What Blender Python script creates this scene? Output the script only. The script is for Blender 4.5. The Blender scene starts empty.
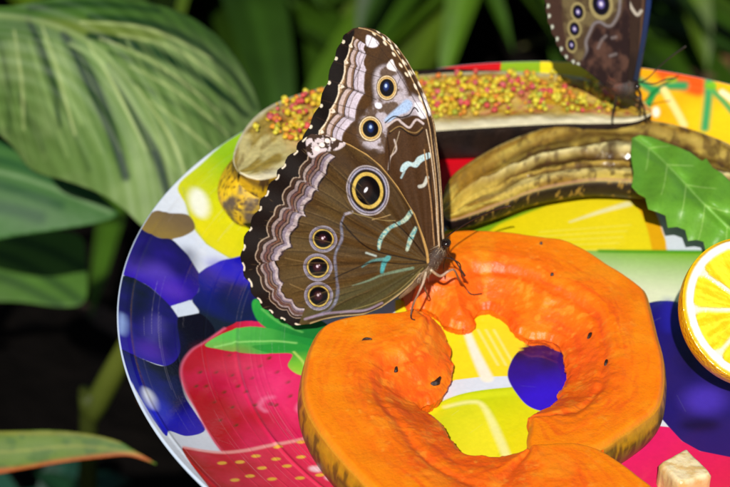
import bpy, math, random
import numpy as np
from mathutils import Matrix, Vector

random.seed(7)
rng = np.random.default_rng(7)
sc = bpy.context.scene

# ------------------------------------------------------------------ camera
RIM_Z, RIM_R = 0.014, 0.130
PITCH, ROLL, HFOV = math.radians(35.0), math.radians(2.0), math.radians(18.0)
CAM_H = RIM_R / 0.34371
CAM = np.array([-0.16717 * CAM_H, -1.36352 * CAM_H, RIM_Z + CAM_H])
cp, sp, cr_, sr_ = math.cos(PITCH), math.sin(PITCH), math.cos(ROLL), math.sin(ROLL)
Fw = np.array([0, cp, -sp]); U0 = np.array([0, sp, cp]); R0 = np.array([1.0, 0, 0])
Rt = cr_ * R0 + sr_ * U0
Up = -sr_ * R0 + cr_ * U0
FPX = 365 / math.tan(HFOV / 2)

cd = bpy.data.cameras.new('camera'); cam = bpy.data.objects.new('camera', cd)
sc.collection.objects.link(cam); sc.camera = cam
cam.matrix_world = Matrix(((Rt[0], Up[0], -Fw[0], CAM[0]), (Rt[1], Up[1], -Fw[1], CAM[1]),
                           (Rt[2], Up[2], -Fw[2], CAM[2]), (0, 0, 0, 1)))
cd.sensor_width = 36; cd.lens = 18 / math.tan(HFOV / 2)
cd.clip_start = 0.01; cd.clip_end = 200
cd.dof.use_dof = True; cd.dof.aperture_fstop = 20; cd.dof.focus_distance = 0.602

# ------------------------------------------------------------------ light
SUN_EL, SUN_AZ = math.radians(42), math.radians(187)      # azimuth measured clockwise from +Y
w = bpy.data.worlds.new('World'); sc.world = w; w.use_nodes = True
nt = w.node_tree; nt.nodes.clear()
sky = nt.nodes.new('ShaderNodeTexSky'); sky.sky_type = 'NISHITA'; sky.sun_disc = False
sky.sun_elevation = SUN_EL; sky.sun_rotation = SUN_AZ
bg = nt.nodes.new('ShaderNodeBackground'); bg.inputs[1].default_value = 0.055
wo = nt.nodes.new('ShaderNodeOutputWorld')
nt.links.new(sky.outputs[0], bg.inputs[0]); nt.links.new(bg.outputs[0], wo.inputs[0])
sl = bpy.data.lights.new('sun', 'SUN'); sl.energy = 4.2; sl.angle = math.radians(0.6); sl.color = (1.0, 0.96, 0.9)
so = bpy.data.objects.new('sun', sl); sc.collection.objects.link(so)
sd = Vector((math.sin(SUN_AZ) * math.cos(SUN_EL), math.cos(SUN_AZ) * math.cos(SUN_EL), math.sin(SUN_EL)))
so.rotation_euler = sd.to_track_quat('Z', 'Y').to_euler()
sc.view_settings.view_transform = 'Standard'; sc.view_settings.look = 'None'
sc.view_settings.exposure = 0.05; sc.view_settings.gamma = 1

# ------------------------------------------------------------------ helpers
def ray(px):
    px = np.asarray(px, float)
    x = (px[..., 0] - 365) / FPX; y = -(px[..., 1] - 243.5) / FPX
    return x[..., None] * Rt + y[..., None] * Up + Fw

def on_z(px, z):
    """points where the sight lines of photo pixels meet a height"""
    d = ray(px); t = (z - CAM[2]) / d[..., 2]
    return CAM + d * np.asarray(t)[..., None]

def on_plane(px, p0, n):
    d = ray(px); t = ((np.asarray(p0) - CAM) @ n) / (d @ n)
    return CAM + d * t[..., None]

def at_d(px, dist):
    d = ray(px); return CAM + d * np.asarray(dist, float)[..., None]

def plate_z(r):
    t = np.clip((np.asarray(r) - 0.090) / 0.040, 0, 1)
    return RIM_Z * t ** 1.55

def on_plate(px):
    z = np.zeros(np.asarray(px, float)[..., 0].shape)
    for _ in range(80):
        p = on_z(px, z); z = 0.5 * z + 0.5 * plate_z(np.hypot(p[..., 0], p[..., 1]))
    return on_z(px, z)

def lin(c):
    c = np.asarray(c, float) / 255.0
    return np.where(c <= 0.04045, c / 12.92, ((c + 0.055) / 1.055) ** 2.4)

def sstep(a, b, x):
    t = np.clip((x - a) / (b - a), 0, 1); return t * t * (3 - 2 * t)

def _h(ix, iy, iz, s):
    n = (ix.astype(np.int64) * 374761393 + iy.astype(np.int64) * 668265263 + iz.astype(np.int64) * 2147483647 + s * 1274126177) & 0xffffffff
    n = ((n ^ (n >> 13)) * 1274126177) & 0xffffffff
    return ((n ^ (n >> 16)) & 0xffff) / 65535.0

def noise(x, y, z=0.0, s=0):
    x, y, z = np.broadcast_arrays(np.asarray(x, float), np.asarray(y, float), np.asarray(z, float))
    ix, iy, iz = np.floor(x), np.floor(y), np.floor(z)
    fx, fy, fz = x - ix, y - iy, z - iz
    fx, fy, fz = [f * f * (3 - 2 * f) for f in (fx, fy, fz)]
    r = 0
    for a in (0, 1):
        for b in (0, 1):
            for c in (0, 1):
                r = r + _h(ix + a, iy + b, iz + c, s) * (fx if a else 1 - fx) * (fy if b else 1 - fy) * (fz if c else 1 - fz)
    return r

def fbm(x, y, z=0.0, s=0, o=4):
    r = 0; a = 0.5; t = 0
    for k in range(o):
        r = r + a * noise(np.asarray(x) * 2 ** k, np.asarray(y) * 2 ** k, np.asarray(z) * 2 ** k, s + k); t += a; a *= 0.5
    return r / t

def spl(pts, n=8, closed=True):
    """smooth curve through points"""
    P = np.asarray(pts, float); m = len(P); out = []
    for i in range(m if closed else m - 1):
        if closed: p0, p1, p2, p3 = P[(i - 1) % m], P[i], P[(i + 1) % m], P[(i + 2) % m]
        else: p0, p1, p2, p3 = P[max(i - 1, 0)], P[i], P[i + 1], P[min(i + 2, m - 1)]
        for k in range(n):
            t = k / n
            out.append(0.5 * ((2 * p1) + (p2 - p0) * t + (2 * p0 - 5 * p1 + 4 * p2 - p3) * t * t + (3 * p1 - p0 - 3 * p2 + p3) * t ** 3))
    if not closed: out.append(P[-1])
    return np.array(out)

def near(X, Y, pts, closed=False):
    """distance to a polyline, arc length of the nearest point, nearest point"""
    P = np.asarray(pts, float); m = len(P)
    best = np.full(X.shape, 1e18); U = np.zeros(X.shape); NX = np.zeros(X.shape); NY = np.zeros(X.shape); acc = 0
    for i in range(m if closed else m - 1):
        a, b = P[i], P[(i + 1) % m]; d = b - a; L2 = d @ d
        if L2 < 1e-16: continue
        t = np.clip(((X - a[0]) * d[0] + (Y - a[1]) * d[1]) / L2, 0, 1)
        qx = a[0] + t * d[0]; qy = a[1] + t * d[1]
        e = (X - qx) ** 2 + (Y - qy) ** 2
        k = e < best
        best = np.where(k, e, best); U = np.where(k, acc + t * math.sqrt(L2), U)
        NX = np.where(k, qx, NX); NY = np.where(k, qy, NY); acc += math.sqrt(L2)
    return np.sqrt(best), U, NX, NY

def inside(X, Y, pts):
    P = np.asarray(pts, float); m = len(P); r = np.zeros(X.shape, bool)
    for i in range(m):
        a, b = P[i], P[(i + 1) % m]
        if a[1] == b[1]: continue
        c = ((a[1] > Y) != (b[1] > Y)) & (X < (b[0] - a[0]) * (Y - a[1]) / (b[1] - a[1]) + a[0])
        r ^= c
    return r

class Canvas:
    """a painted pattern laid out on the surface's own plan, later carried by the mesh as its colour"""
    def __init__(s, x0, y0, x1, y1, step, col):
        s.x0, s.y0, s.st = x0, y0, step
        s.X, s.Y = np.meshgrid(np.arange(x0, x1, step), np.arange(y0, y1, step))
        s.I = np.zeros(s.X.shape + (3,)) + lin(col)
    def box(s, P, pad):
        P = np.asarray(P); i0 = int((P[:, 0].min() - pad - s.x0) / s.st); i1 = int((P[:, 0].max() + pad - s.x0) / s.st) + 2
        j0 = int((P[:, 1].min() - pad - s.y0) / s.st); j1 = int((P[:, 1].max() + pad - s.y0) / s.st) + 2
        h, w_ = s.X.shape
        return slice(max(j0, 0), max(min(j1, h), 0)), slice(max(i0, 0), max(min(i1, w_), 0))
    def put(s, sl_, a, col):
        if callable(col): c = col(s.X[sl_], s.Y[sl_])
        else: c = lin(col)
        s.I[sl_] = s.I[sl_] * (1 - a[..., None]) + c * a[..., None]
    def fill(s, P, col, soft=None, a=1.0, n=6):
        if n > 1: P = spl(P, n)
        soft = soft or s.st
        b = s.box(P, soft * 2); X, Y = s.X[b], s.Y[b]
        if X.size == 0: return
        d = near(X, Y, P, True)[0]; d = np.where(inside(X, Y, P), -d, d)
        s.put(b, a * sstep(soft, -soft, d), col)
    def ell(s, cx, cy, rx, ry, col, rot=0, soft=None, a=1.0):
        soft = soft or s.st; m = max(rx, ry) + soft * 2
        b = s.box([(cx - m, cy - m), (cx + m, cy + m)], 0); X, Y = s.X[b] - cx, s.Y[b] - cy
        if X.size == 0: return
        c, q = math.cos(rot), math.sin(rot); x = (c * X + q * Y) / rx; y = (-q * X + c * Y) / ry
        d = (np.sqrt(x * x + y * y) - 1) * min(rx, ry)
        s.put(b, a * sstep(soft, -soft, d), col)
    def line(s, P, wd, col, soft=None, a=1.0, n=6):
        P = spl(P, n, False) if n > 1 and len(P) > 2 else np.asarray(P, float)
        soft = soft or s.st; wm = np.max(wd); b = s.box(P, wm + soft * 2); X, Y = s.X[b], s.Y[b]
        if X.size == 0: return
        d, u, _, _ = near(X, Y, P)
        if np.ndim(wd):
            L = np.linalg.norm(np.diff(P, axis=0), axis=1).sum(); wv = np.interp(u / L, np.linspace(0, 1, len(wd)), wd)
        else: wv = wd
        s.put(b, a * sstep(soft, -soft, d - wv / 2), col)
    def at(s, x, y):
        fx = np.clip((x - s.x0) / s.st, 0, s.X.shape[1] - 1.001); fy = np.clip((y - s.y0) / s.st, 0, s.X.shape[0] - 1.001)
        i, j = fx.astype(int), fy.astype(int); u = (fx - i)[..., None]; v = (fy - j)[..., None]
        I = s.I
        return (I[j, i] * (1 - u) + I[j, i + 1] * u) * (1 - v) + (I[j + 1, i] * (1 - u) + I[j + 1, i + 1] * u) * v

def mix2(c0, c1, f):
    """colour function between two sRGB colours by a mask function of X, Y"""
    a, b = lin(c0), lin(c1)
    def g(X, Y):
        t = np.clip(f(X, Y), 0, 1)[..., None]; return a * (1 - t) + b * t
    return g

def mesh_obj(name, V, F, mat, parent=None, cols=None, smooth=True):
    V = np.ascontiguousarray(V, dtype=np.float32); F = [np.asarray(f) for f in F] if isinstance(F, list) else [np.asarray(F)]
    me = bpy.data.meshes.new(name); me.vertices.add(len(V)); me.vertices.foreach_set('co', V.ravel())
    F = [f for f in F if len(f)]
    idx = np.concatenate([f.ravel() for f in F]).astype(np.int32)
    tot = np.concatenate([np.full(len(f), f.shape[1]) for f in F]).astype(np.int32)
    st = np.concatenate([[0], np.cumsum(tot)[:-1]]).astype(np.int32)
    me.loops.add(len(idx)); me.loops.foreach_set('vertex_index', idx)
    me.polygons.add(len(tot)); me.polygons.foreach_set('loop_start', st); me.polygons.foreach_set('loop_total', tot)
    me.update(calc_edges=True); me.validate()
    if smooth: me.polygons.foreach_set('use_smooth', np.ones(len(me.polygons), bool))
    if cols is not None:
        at = me.color_attributes.new('Col', 'FLOAT_COLOR', 'POINT')
        c = np.ones((len(V), 4), np.float32); c[:, :3] = np.clip(cols, 0, 1); at.data.foreach_set('color', c.ravel())
    me.materials.append(mat)
    o = bpy.data.objects.new(name, me); sc.collection.objects.link(o)
    if parent: o.parent = parent
    return o

def thing(name, label, cat, loc=(0, 0, 0), group=None, kind=None):
    o = bpy.data.objects.new(name, None); sc.collection.objects.link(o); o.location = loc; o.empty_display_size = 0.01
    tag(o, label, cat, group, kind); bpy.context.view_layer.update(); return o

def tag(o, label=None, cat=None, group=None, kind=None):
    if label: o['label'] = label
    if cat: o['category'] = cat
    if group: o['group'] = group
    if kind: o['kind'] = kind
    return o

def under(parent, o):
    """child keeps its world place below a moved parent"""
    o.parent = parent; o.matrix_parent_inverse = Matrix.Translation(parent.location).inverted(); return o

# materials ---------------------------------------------------------
def mat(name, col=None, rough=0.5, bump=0.0, bscale=500, spec=0.5, sss=0.0, sssr=(0.003, 0.001, 0.0003), var=0.0, vscale=200,
        attr=True, coat=0.0, trans=0.0, detail=5, stretch=None, rvar=0.0):
    m = bpy.data.materials.new(name); m.use_nodes = True; n = m.node_tree.nodes; l = m.node_tree.links
    p = n['Principled BSDF']; p.inputs['Roughness'].default_value = rough; p.inputs['Specular IOR Level'].default_value = spec
    if coat: p.inputs['Coat Weight'].default_value = coat; p.inputs['Coat Roughness'].default_value = 0.08
    if sss:
        p.inputs['Subsurface Weight'].default_value = sss; p.inputs['Subsurface Radius'].default_value = sssr; p.inputs['Subsurface Scale'].default_value = 1.0
    tc = n.new('ShaderNodeTexCoord'); src = tc.outputs['Object']
    if stretch:
        mp = n.new('ShaderNodeMapping'); mp.inputs['Scale'].default_value = stretch; l.new(src, mp.inputs[0]); src = mp.outputs[0]
    if col is None:
        a = n.new('ShaderNodeAttribute'); a.attribute_name = 'Col'; base = a.outputs['Color']
    else:
        a = n.new('ShaderNodeRGB'); a.outputs[0].default_value = (*lin(col), 1); base = a.outputs[0]
    nz = n.new('ShaderNodeTexNoise'); nz.inputs['Scale'].default_value = vscale; nz.inputs['Detail'].default_value = detail; l.new(src, nz.inputs['Vector'])
    if var:
        mr = n.new('ShaderNodeMapRange'); mr.inputs[1].default_value = 0.25; mr.inputs[2].default_value = 0.75
        mr.inputs[3].default_value = 1 - var; mr.inputs[4].default_value = 1 + var * 0.6
        l.new(nz.outputs['Fac'], mr.inputs[0])
        mx = n.new('ShaderNodeVectorMath'); mx.operation = 'SCALE'; l.new(base, mx.inputs[0]); l.new(mr.outputs[0], mx.inputs['Scale']); base = mx.outputs[0]
    l.new(base, p.inputs['Base Color'])
    if rvar:
        mr = n.new('ShaderNodeMapRange'); mr.inputs[3].default_value = max(rough - rvar, 0.02); mr.inputs[4].default_value = rough + rvar
        l.new(nz.outputs['Fac'], mr.inputs[0]); l.new(mr.outputs[0], p.inputs['Roughness'])
    if bump:
        nb = n.new('ShaderNodeTexNoise'); nb.inputs['Scale'].default_value = bscale; nb.inputs['Detail'].default_value = detail; l.new(src, nb.inputs['Vector'])
        b = n.new('ShaderNodeBump'); b.inputs['Strength'].default_value = 1.0; b.inputs['Distance'].default_value = bump
        l.new(nb.outputs['Fac'], b.inputs['Height']); l.new(b.outputs[0], p.inputs['Normal'])
    if trans:
        out = n['Material Output']; t = n.new('ShaderNodeBsdfTranslucent'); l.new(base, t.inputs[0])
        ms = n.new('ShaderNodeMixShader'); ms.inputs[0].default_value = trans
        l.new(p.outputs[0], ms.inputs[1]); l.new(t.outputs[0], ms.inputs[2]); l.new(ms.outputs[0], out.inputs[0])
    return m

def grid_in(poly, step, snap=True):
    """square cells filling an outline, border vertices moved onto it. returns xy, quads, directed border edges"""
    P = np.asarray(poly, float); x0, y0 = P.min(0) - step; x1, y1 = P.max(0) + step
    xs = np.arange(x0, x1 + step, step); ys = np.arange(y0, y1 + step, step)
    CX, CY = np.meshgrid((xs[:-1] + xs[1:]) / 2, (ys[:-1] + ys[1:]) / 2)
    k = inside(CX, CY, P); jj, ii = np.nonzero(k); W = len(xs)
    q = np.stack([jj * W + ii, jj * W + ii + 1, (jj + 1) * W + ii + 1, (jj + 1) * W + ii], 1)
    use, inv = np.unique(q, return_inverse=True); q = inv.reshape(q.shape)
    xy = np.stack([xs[use % W], ys[use // W]], 1)
    e = np.concatenate([q[:, [0, 1]], q[:, [1, 2]], q[:, [2, 3]], q[:, [3, 0]]])
    key = e[:, 0] * len(xy) + e[:, 1]; rk = e[:, 1] * len(xy) + e[:, 0]
    bd = e[~np.isin(key, rk)]
    if snap:
        b = np.unique(bd); d, u, nx, ny = near(xy[b, 0], xy[b, 1], P, True)
        ok = d < step * 1.2; xy[b[ok], 0] = nx[ok]; xy[b[ok], 1] = ny[ok]
    return xy, q, bd

def sheet(name, poly, step, f3, colf, thick, m, parent=None, nrm=None, backcol=None):
    """thin two-sided sheet from an outline; f3 maps plan points to space"""
    xy, q, bd = grid_in(poly, step); P = f3(xy); n0 = len(P)
    if nrm is None:
        e = 1e-1 * step; n = np.cross(f3(xy + [e, 0]) - P, f3(xy + [0, e]) - P); n /= np.linalg.norm(n, axis=1)[:, None]
        n *= np.where((n * (CAM - P)).sum(1) < 0, -1, 1)[:, None]
    else: n = np.zeros_like(P) + nrm
    V = np.concatenate([P, P - n * thick]); c = colf(xy[:, 0], xy[:, 1])
    cb = c if backcol is None else backcol(xy[:, 0], xy[:, 1])
    F = np.concatenate([q, q[:, ::-1] + n0, np.stack([bd[:, 1], bd[:, 0], bd[:, 0] + n0, bd[:, 1] + n0], 1)])
    return mesh_obj(name, V, F, m, parent, np.concatenate([c, cb]))

def tube(name, pts, rad, m, parent=None, cols=None, ns=8, n=6, close=True):
    P = spl(pts, n, False) if n > 1 else np.asarray(pts, float); k = len(P)
    R = np.interp(np.linspace(0, 1, k), np.linspace(0, 1, len(rad)), rad) if np.ndim(rad) else np.full(k, rad)
    T = np.gradient(P, axis=0); T /= np.linalg.norm(T, axis=1)[:, None] + 1e-12
    ref = np.array([0.3, 0.2, 1.0]); A = np.cross(T, ref); A /= np.linalg.norm(A, axis=1)[:, None] + 1e-9; B = np.cross(T, A)
    a = np.linspace(0, 2 * math.pi, ns, endpoint=False)
    V = (P[:, None] + R[:, None, None] * (np.cos(a)[None, :, None] * A[:, None] + np.sin(a)[None, :, None] * B[:, None])).reshape(-1, 3)
    i, j = np.meshgrid(np.arange(k - 1), np.arange(ns), indexing='ij'); j2 = (j + 1) % ns
    F = np.stack([i * ns + j, i * ns + j2, (i + 1) * ns + j2, (i + 1) * ns + j], -1).reshape(-1, 4)
    V = np.concatenate([V, P[:1], P[-1:]]); b = len(V)
    c1 = np.array([[b - 2, (x + 1) % ns, x] for x in range(ns)]); o_ = (k - 1) * ns
    c2 = np.array([[b - 1, o_ + x, o_ + (x + 1) % ns] for x in range(ns)])
    cc = None
    if cols is not None:
        C = np.stack([np.interp(np.linspace(0, 1, k), np.linspace(0, 1, len(cols)), lin(np.array(cols))[:, q]) for q in range(3)], 1)
        cc = np.concatenate([np.repeat(C, ns, 0), C[:1], C[-1:]])
    return mesh_obj(name, V, [F, c1, c2], m, parent, cc)

# ------------------------------------------------------------------ materials
M_plate = mat('printed_melamine', rough=0.10, spec=0.6, bump=0.00003, bscale=700, rvar=0.05, vscale=90, var=0.03)
M_wing = mat('wing_scales', rough=0.6, spec=0.08, bump=0.00006, bscale=3500, var=0.16, vscale=2500, detail=3)
M_wing_far = mat('wing_scales_soft', rough=0.5, spec=0.12, bump=0.00004, bscale=2500, var=0.15, vscale=1800)
M_body = mat('insect_body', rough=0.6, bump=0.0002, bscale=2500, var=0.4, vscale=1800)
M_leg = mat('insect_leg', rough=0.45, var=0.3, vscale=1500)
M_flesh = mat('papaya_flesh', rough=0.42, spec=0.4, bump=0.00014, bscale=1500, sss=0.15, var=0.06, vscale=500, detail=4, rvar=0.12)
M_skin = mat('papaya_skin', rough=0.4, bump=0.0002, bscale=700, var=0.2, vscale=500)
M_ban = mat('banana_flesh', rough=0.24, spec=0.6, bump=0.00025, bscale=420, sss=0.02, var=0.16, vscale=300, detail=7, rvar=0.12)
M_peel = mat('banana_peel', rough=0.5, spec=0.25, bump=0.0003, bscale=700, var=0.25, vscale=600, detail=7)
M_gran = mat('granules', rough=0.5, bump=0.0003, bscale=1600, sss=0.0, var=0.2, vscale=900)
M_leaf = mat('leaf_green', rough=0.42, bump=0.00012, bscale=1300, var=0.12, vscale=300, trans=0.18, detail=6)
M_bgleaf = mat('garden_leaf', rough=0.5, spec=0.2, bump=0.0006, bscale=90, var=0.2, vscale=40, trans=0.15)
M_lem = mat('lemon_flesh', rough=0.18, spec=0.6, bump=0.0003, bscale=800, sss=0.15, sssr=(0.003, 0.002, 0.0005), var=0.1, vscale=600)
M_zest = mat('lemon_zest', rough=0.32, bump=0.0006, bscale=900, var=0.12, vscale=300, detail=2)
M_chunk = mat('fruit_chunk', rough=0.3, bump=0.00015, bscale=1200, sss=0.15, var=0.1, vscale=500)
M_bit = mat('dark_bits', rough=0.5, bump=0.0003, bscale=1500, var=0.3, vscale=1500)
M_soil = mat('garden_soil', col=(13, 10, 8), spec=0.05, rough=0.95, bump=0.02, bscale=30, var=0.5, vscale=14, detail=8)
M_wood = mat('stand_wood', col=(90, 62, 40), rough=0.7, bump=0.001, bscale=60, var=0.3, vscale=25, stretch=(1, 1, 0.1))
M_litter = mat('dry_leaf', rough=0.8, bump=0.001, bscale=60, var=0.3, vscale=40)

# ------------------------------------------------------------------ setting: soil and stand
GZ = -0.45
n_ = 120; gx = np.linspace(-1, 1, n_); gx = np.sign(gx) * np.abs(gx) ** 3 * 40
GX, GY = np.meshgrid(gx, gx + 0.5); GH = GZ + 0.03 * (fbm(GX * 4, GY * 4, s=3) - 0.5) * np.exp(-(GX ** 2 + GY ** 2) / 60)
i, j = np.meshgrid(np.arange(n_ - 1), np.arange(n_ - 1)); q = np.stack([j * n_ + i, j * n_ + i + 1, (j + 1) * n_ + i + 1, (j + 1) * n_ + i], -1).reshape(-1, 4)
o = mesh_obj('ground', np.stack([GX, GY, GH], -1).reshape(-1, 3), q, M_soil); o['kind'] = 'structure'

def lathe(prof, seg):
    prof = np.asarray(prof, float); a = np.linspace(0, 2 * math.pi, seg, endpoint=False); k = len(prof)
    V = np.stack([prof[:, 0][:, None] * np.cos(a), prof[:, 0][:, None] * np.sin(a), np.repeat(prof[:, 1][:, None], seg, 1)], -1).reshape(-1, 3)
    i, j = np.meshgrid(np.arange(k - 1), np.arange(seg), indexing='ij'); j2 = (j + 1) % seg
    return V, np.stack([i * seg + j, i * seg + j2, (i + 1) * seg + j2, (i + 1) * seg + j], -1).reshape(-1, 4)

st = thing('feeding_stand', 'wooden post with small round top under the fruit plate', 'stand', (0, 0.0, GZ))
V, F = lathe([(0.0001, 0.4), (0.068, 0.4), (0.072, 0.404), (0.072, 0.444), (0.068, 0.4462), (0.0001, 0.4462)][::-1], 64); mesh_obj('top', V, F[:, ::-1], M_wood, st)
V, F = lathe([(0.024, 0.3995), (0.024, 0.2), (0.026, -0.02)], 32); mesh_obj('post', V, F, M_wood, st)

# ------------------------------------------------------------------ plate
def PM(pts): return on_plate(np.asarray(pts, float))[..., :2] * 1000   # photo points to plate plan in mm
cv = Canvas(-136, -136, 136, 136, 0.13, (228, 236, 246))
def pf(pts, col, soft=0.14, a=1.0, n=6): cv.fill(PM(pts), col, soft, a, n)
def pl(pts, wd, col, soft=0.16, a=1.0): cv.line(PM(pts), wd, col, soft, a)
def pe(x, y, rx, ry, col, soft=0.18, a=1.0, rot=0):
    t = np.linspace(0, 2 * math.pi, 20, endpoint=False); c, s_ = math.cos(rot), math.sin(rot)
    u, v = rx * np.cos(t), ry * np.sin(t); cv.fill(PM(np.stack([x + c * u - s_ * v, y + s_ * u + c * v], 1)), col, soft, a, 3)
def nz(sc_, s=0): return lambda X, Y: fbm(X * sc_, Y * sc_, s=s)
def grad(p, q, c0, c1, sc_=0.12, amt=0.5, s=1):
    """printed colour running from one photo point to another, mottled"""
    A, B = PM([p])[0], PM([q])[0]; d = B - A; L = d @ d
    return mix2(c0, c1, lambda X, Y: ((X - A[0]) * d[0] + (Y - A[1]) * d[1]) / L + amt * (fbm(X * sc_, Y * sc_, s=s) - 0.5))
# far side prints: orange, green and red fruit
pf([(300, 60), (420, 50), (520, 45), (640, 45), (760, 70), (860, 130), (860, 240), (760, 240), (640, 180), (500, 140), (380, 140), (300, 120)],
   grad((650, 80), (730, 120), (250, 170, 10), (255, 205, 20), 0.1, 1.2))
pf([(400, 60), (450, 56), (503, 52), (500, 72), (450, 82), (400, 84)], (205, 25, 25))
pf([(503, 50), (545, 50), (545, 76), (500, 76)], (140, 175, 30), n=1)
pf([(540, 50), (600, 50), (600, 80), (540, 80)], (240, 215, 30), n=1)
pf([(655, 70), (690, 74), (712, 84), (700, 96), (680, 90), (665, 84)], (240, 90, 20), 1.5)
pl([(640, 82), (655, 90), (668, 86), (684, 86)], 3.0, (50, 150, 84), 1.2); pl([(655, 90), (647, 106)], 2.5, (40, 150, 70), 0.6)
pe(671, 80, 6, 3, (150, 190, 40), 0.8)
pl([(709, 78), (708, 100), (705, 128)], 2.8, (60, 160, 90), 1.2); pl([(712, 90), (724, 102), (735, 115)], 1.8, (70, 160, 84), 0.9); pe(711, 86, 6, 4, (120, 190, 40), 0.8)
pl([(664, 90), (676, 110), (684, 125)], 2.2, (255, 225, 140), 0.7); pl([(722, 92), (740, 106)], 1.8, (250, 235, 180), 0.6)
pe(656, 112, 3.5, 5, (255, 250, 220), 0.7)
pf([(425, 180), (430, 150), (455, 138), (500, 128), (520, 140), (490, 160), (460, 172), (440, 215), (420, 240), (410, 200)], (205, 15, 30))
pf([(440, 150), (452, 138), (475, 132), (470, 140), (455, 147)], (150, 170, 30))
# lime at the far left
pf([(178, 186), (200, 165), (232, 138), (290, 100), (340, 110), (330, 180), (300, 240), (262, 262), (243, 262), (225, 256), (206, 244), (193, 226), (186, 205)],
   grad((190, 215), (235, 165), (232, 225, 25), (150, 195, 25), 0.05, 0.3))
pl([(183, 188), (186, 200), (192, 222), (206, 243), (226, 256), (245, 262)], 1.0, (190, 200, 70), 0.4, 0.6)
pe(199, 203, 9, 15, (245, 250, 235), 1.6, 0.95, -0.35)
# blueberries

pf([(155, 211), (168, 213), (188, 215), (195, 228), (184, 236), (170, 240), (157, 237), (144, 232), (140, 225)], grad((170, 214), (165, 238), (120, 100, 68), (150, 125, 60), 0.2, 0.4))
pf([(146, 232), (160, 238), (172.5, 240), (188, 255), (199, 273), (199, 290), (190, 301), (171, 307), (158, 294), (145, 284), (125, 276), (120, 270), (120, 250), (135, 230)],
   grad((175, 236), (150, 292), (14, 18, 44), (58, 26, 190), 0.09, 0.9, 4))
pf([(124, 276), (145, 284), (158, 294), (171, 307), (180, 320), (185, 345), (178, 366), (160, 365), (140, 358), (122, 352), (114, 320), (116, 290)],
   grad((150, 290), (155, 362), (18, 26, 44), (46, 24, 165), 0.1, 1.1, 8))
pf([(199, 273), (212, 265), (228, 259), (262, 258), (300, 300), (270, 325), (240, 328), (205, 345), (186, 372), (181, 345), (186, 326), (199, 313), (192, 300), (199, 290)],
   grad((225, 268), (215, 322), (18, 14, 185), (26, 36, 52), 0.05, 0.8, 12))
pf([(178, 317), (199, 313), (215, 330), (205, 343), (190, 358), (182, 374), (184, 394), (196, 414), (205, 430), (187, 436), (170, 431), (163, 433), (130, 380), (118, 352), (140, 358), (165, 366), (180, 352)],
   grad((170, 365), (178, 425), (14, 10, 26), (28, 24, 190), 0.08, 0.7, 14))
pf([(171, 306), (190, 300), (199, 313), (178, 317)], (225, 236, 250), n=1)
pf([(172.5, 239), (197, 233), (206, 244), (227, 257), (212, 263), (199, 273), (188, 255)], (224, 234, 250), n=1)
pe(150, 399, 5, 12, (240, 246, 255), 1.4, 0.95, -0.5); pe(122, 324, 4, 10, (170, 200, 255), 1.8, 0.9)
pe(150, 270, 22, 8, (120, 90, 225), 4, 0.45, 0.3); pe(155, 330, 9, 14, (110, 100, 200), 3, 0.4)
for (x, y, rx, ry, c_, a_) in [(185, 262, 12, 14, (20, 18, 70), .6), (140, 255, 12, 14, (20, 22, 60), .6), (172, 290, 14, 7, (104, 60, 210), .6), (140, 305, 9, 18, (14, 18, 40), .7), (168, 345, 10, 16, (24, 20, 90), .6), (150, 350, 14, 8, (96, 50, 190), .55), (240, 300, 26, 18, (24, 34, 46), .7), (232, 272, 26, 8, (30, 26, 210), .6), (180, 395, 10, 20, (12, 10, 26), .75), (160, 412, 16, 10, (44, 50, 220), .5), (540, 352, 18, 12, (40, 14, 40), .7), (556, 392, 16, 12, (74, 44, 230), .5)]: pe(x, y, rx, ry, c_, 3.0, a_, 0.4)
# strawberries
red = grad((186, 395), (300, 420), (196, 24, 40), (240, 42, 104), 0.10, 1.3, 20)
pf([(181, 375), (183, 362), (192, 350), (205, 342), (225, 328), (252, 321), (300, 330), (345, 345), (380, 420), (420, 500), (300, 520), (250, 480), (221, 451), (208, 432), (196, 410), (186, 392)], red)
pl([(221, 451), (208, 432), (196, 410), (186, 392), (181, 375), (183, 362), (192, 350), (205, 342), (225, 328)], 0.7, (244, 120, 150), 0.4, 0.6)
pf([(182, 449), (200, 451), (222, 453), (245, 451), (275, 445), (320, 434), (400, 440), (460, 520), (330, 560), (230, 510), (205, 482)], grad((200, 460), (280, 470), (186, 26, 24), (238, 52, 90), 0.12, 1.2, 30))
pl([(185, 447.5), (205, 451), (222, 452.5), (245, 450.5), (275, 444.5), (322, 433)], 1.3, (255, 170, 165), 0.5, 0.85)
for (x, y, dy) in [(229, 355, 0), (216, 372, 0), (232, 375, 0), (248, 368, 0), (238, 386, 0), (260, 366, 0), (206, 386, 0), (224, 392, 0), (246, 392, 0), (214, 402, 0), (232, 407, 0), (269, 358, 0), (255, 405, 0),
                   (200, 372, 0), (252, 378, 0), (277, 372, 0), (290, 396, 0), (276, 405, 0), (288, 382, 0), (243, 352, 0), (258, 351, 0), (196, 386, 0), (220, 420, 0), (236, 425, 0), (246, 345, 0)]:
    pe(x, y, 3.0, 1.5, (172, 48, 40), 0.4, 0.9, -0.5); pe(x + 0.6, y + 0.3, 1.5, 0.8, (70, 60, 40), 0.3, 0.8, -0.5)
for (x, y) in [(269, 406), (307, 409)]:
    pl([(x - 4, y + 5), (x - 9, y), (x - 5, y - 7), (x + 4, y - 9)], 1.3, (255, 150, 185), 0.9, 0.6); pe(x + 2, y - 2, 3, 2, (150, 50, 60), 0.4)
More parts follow.
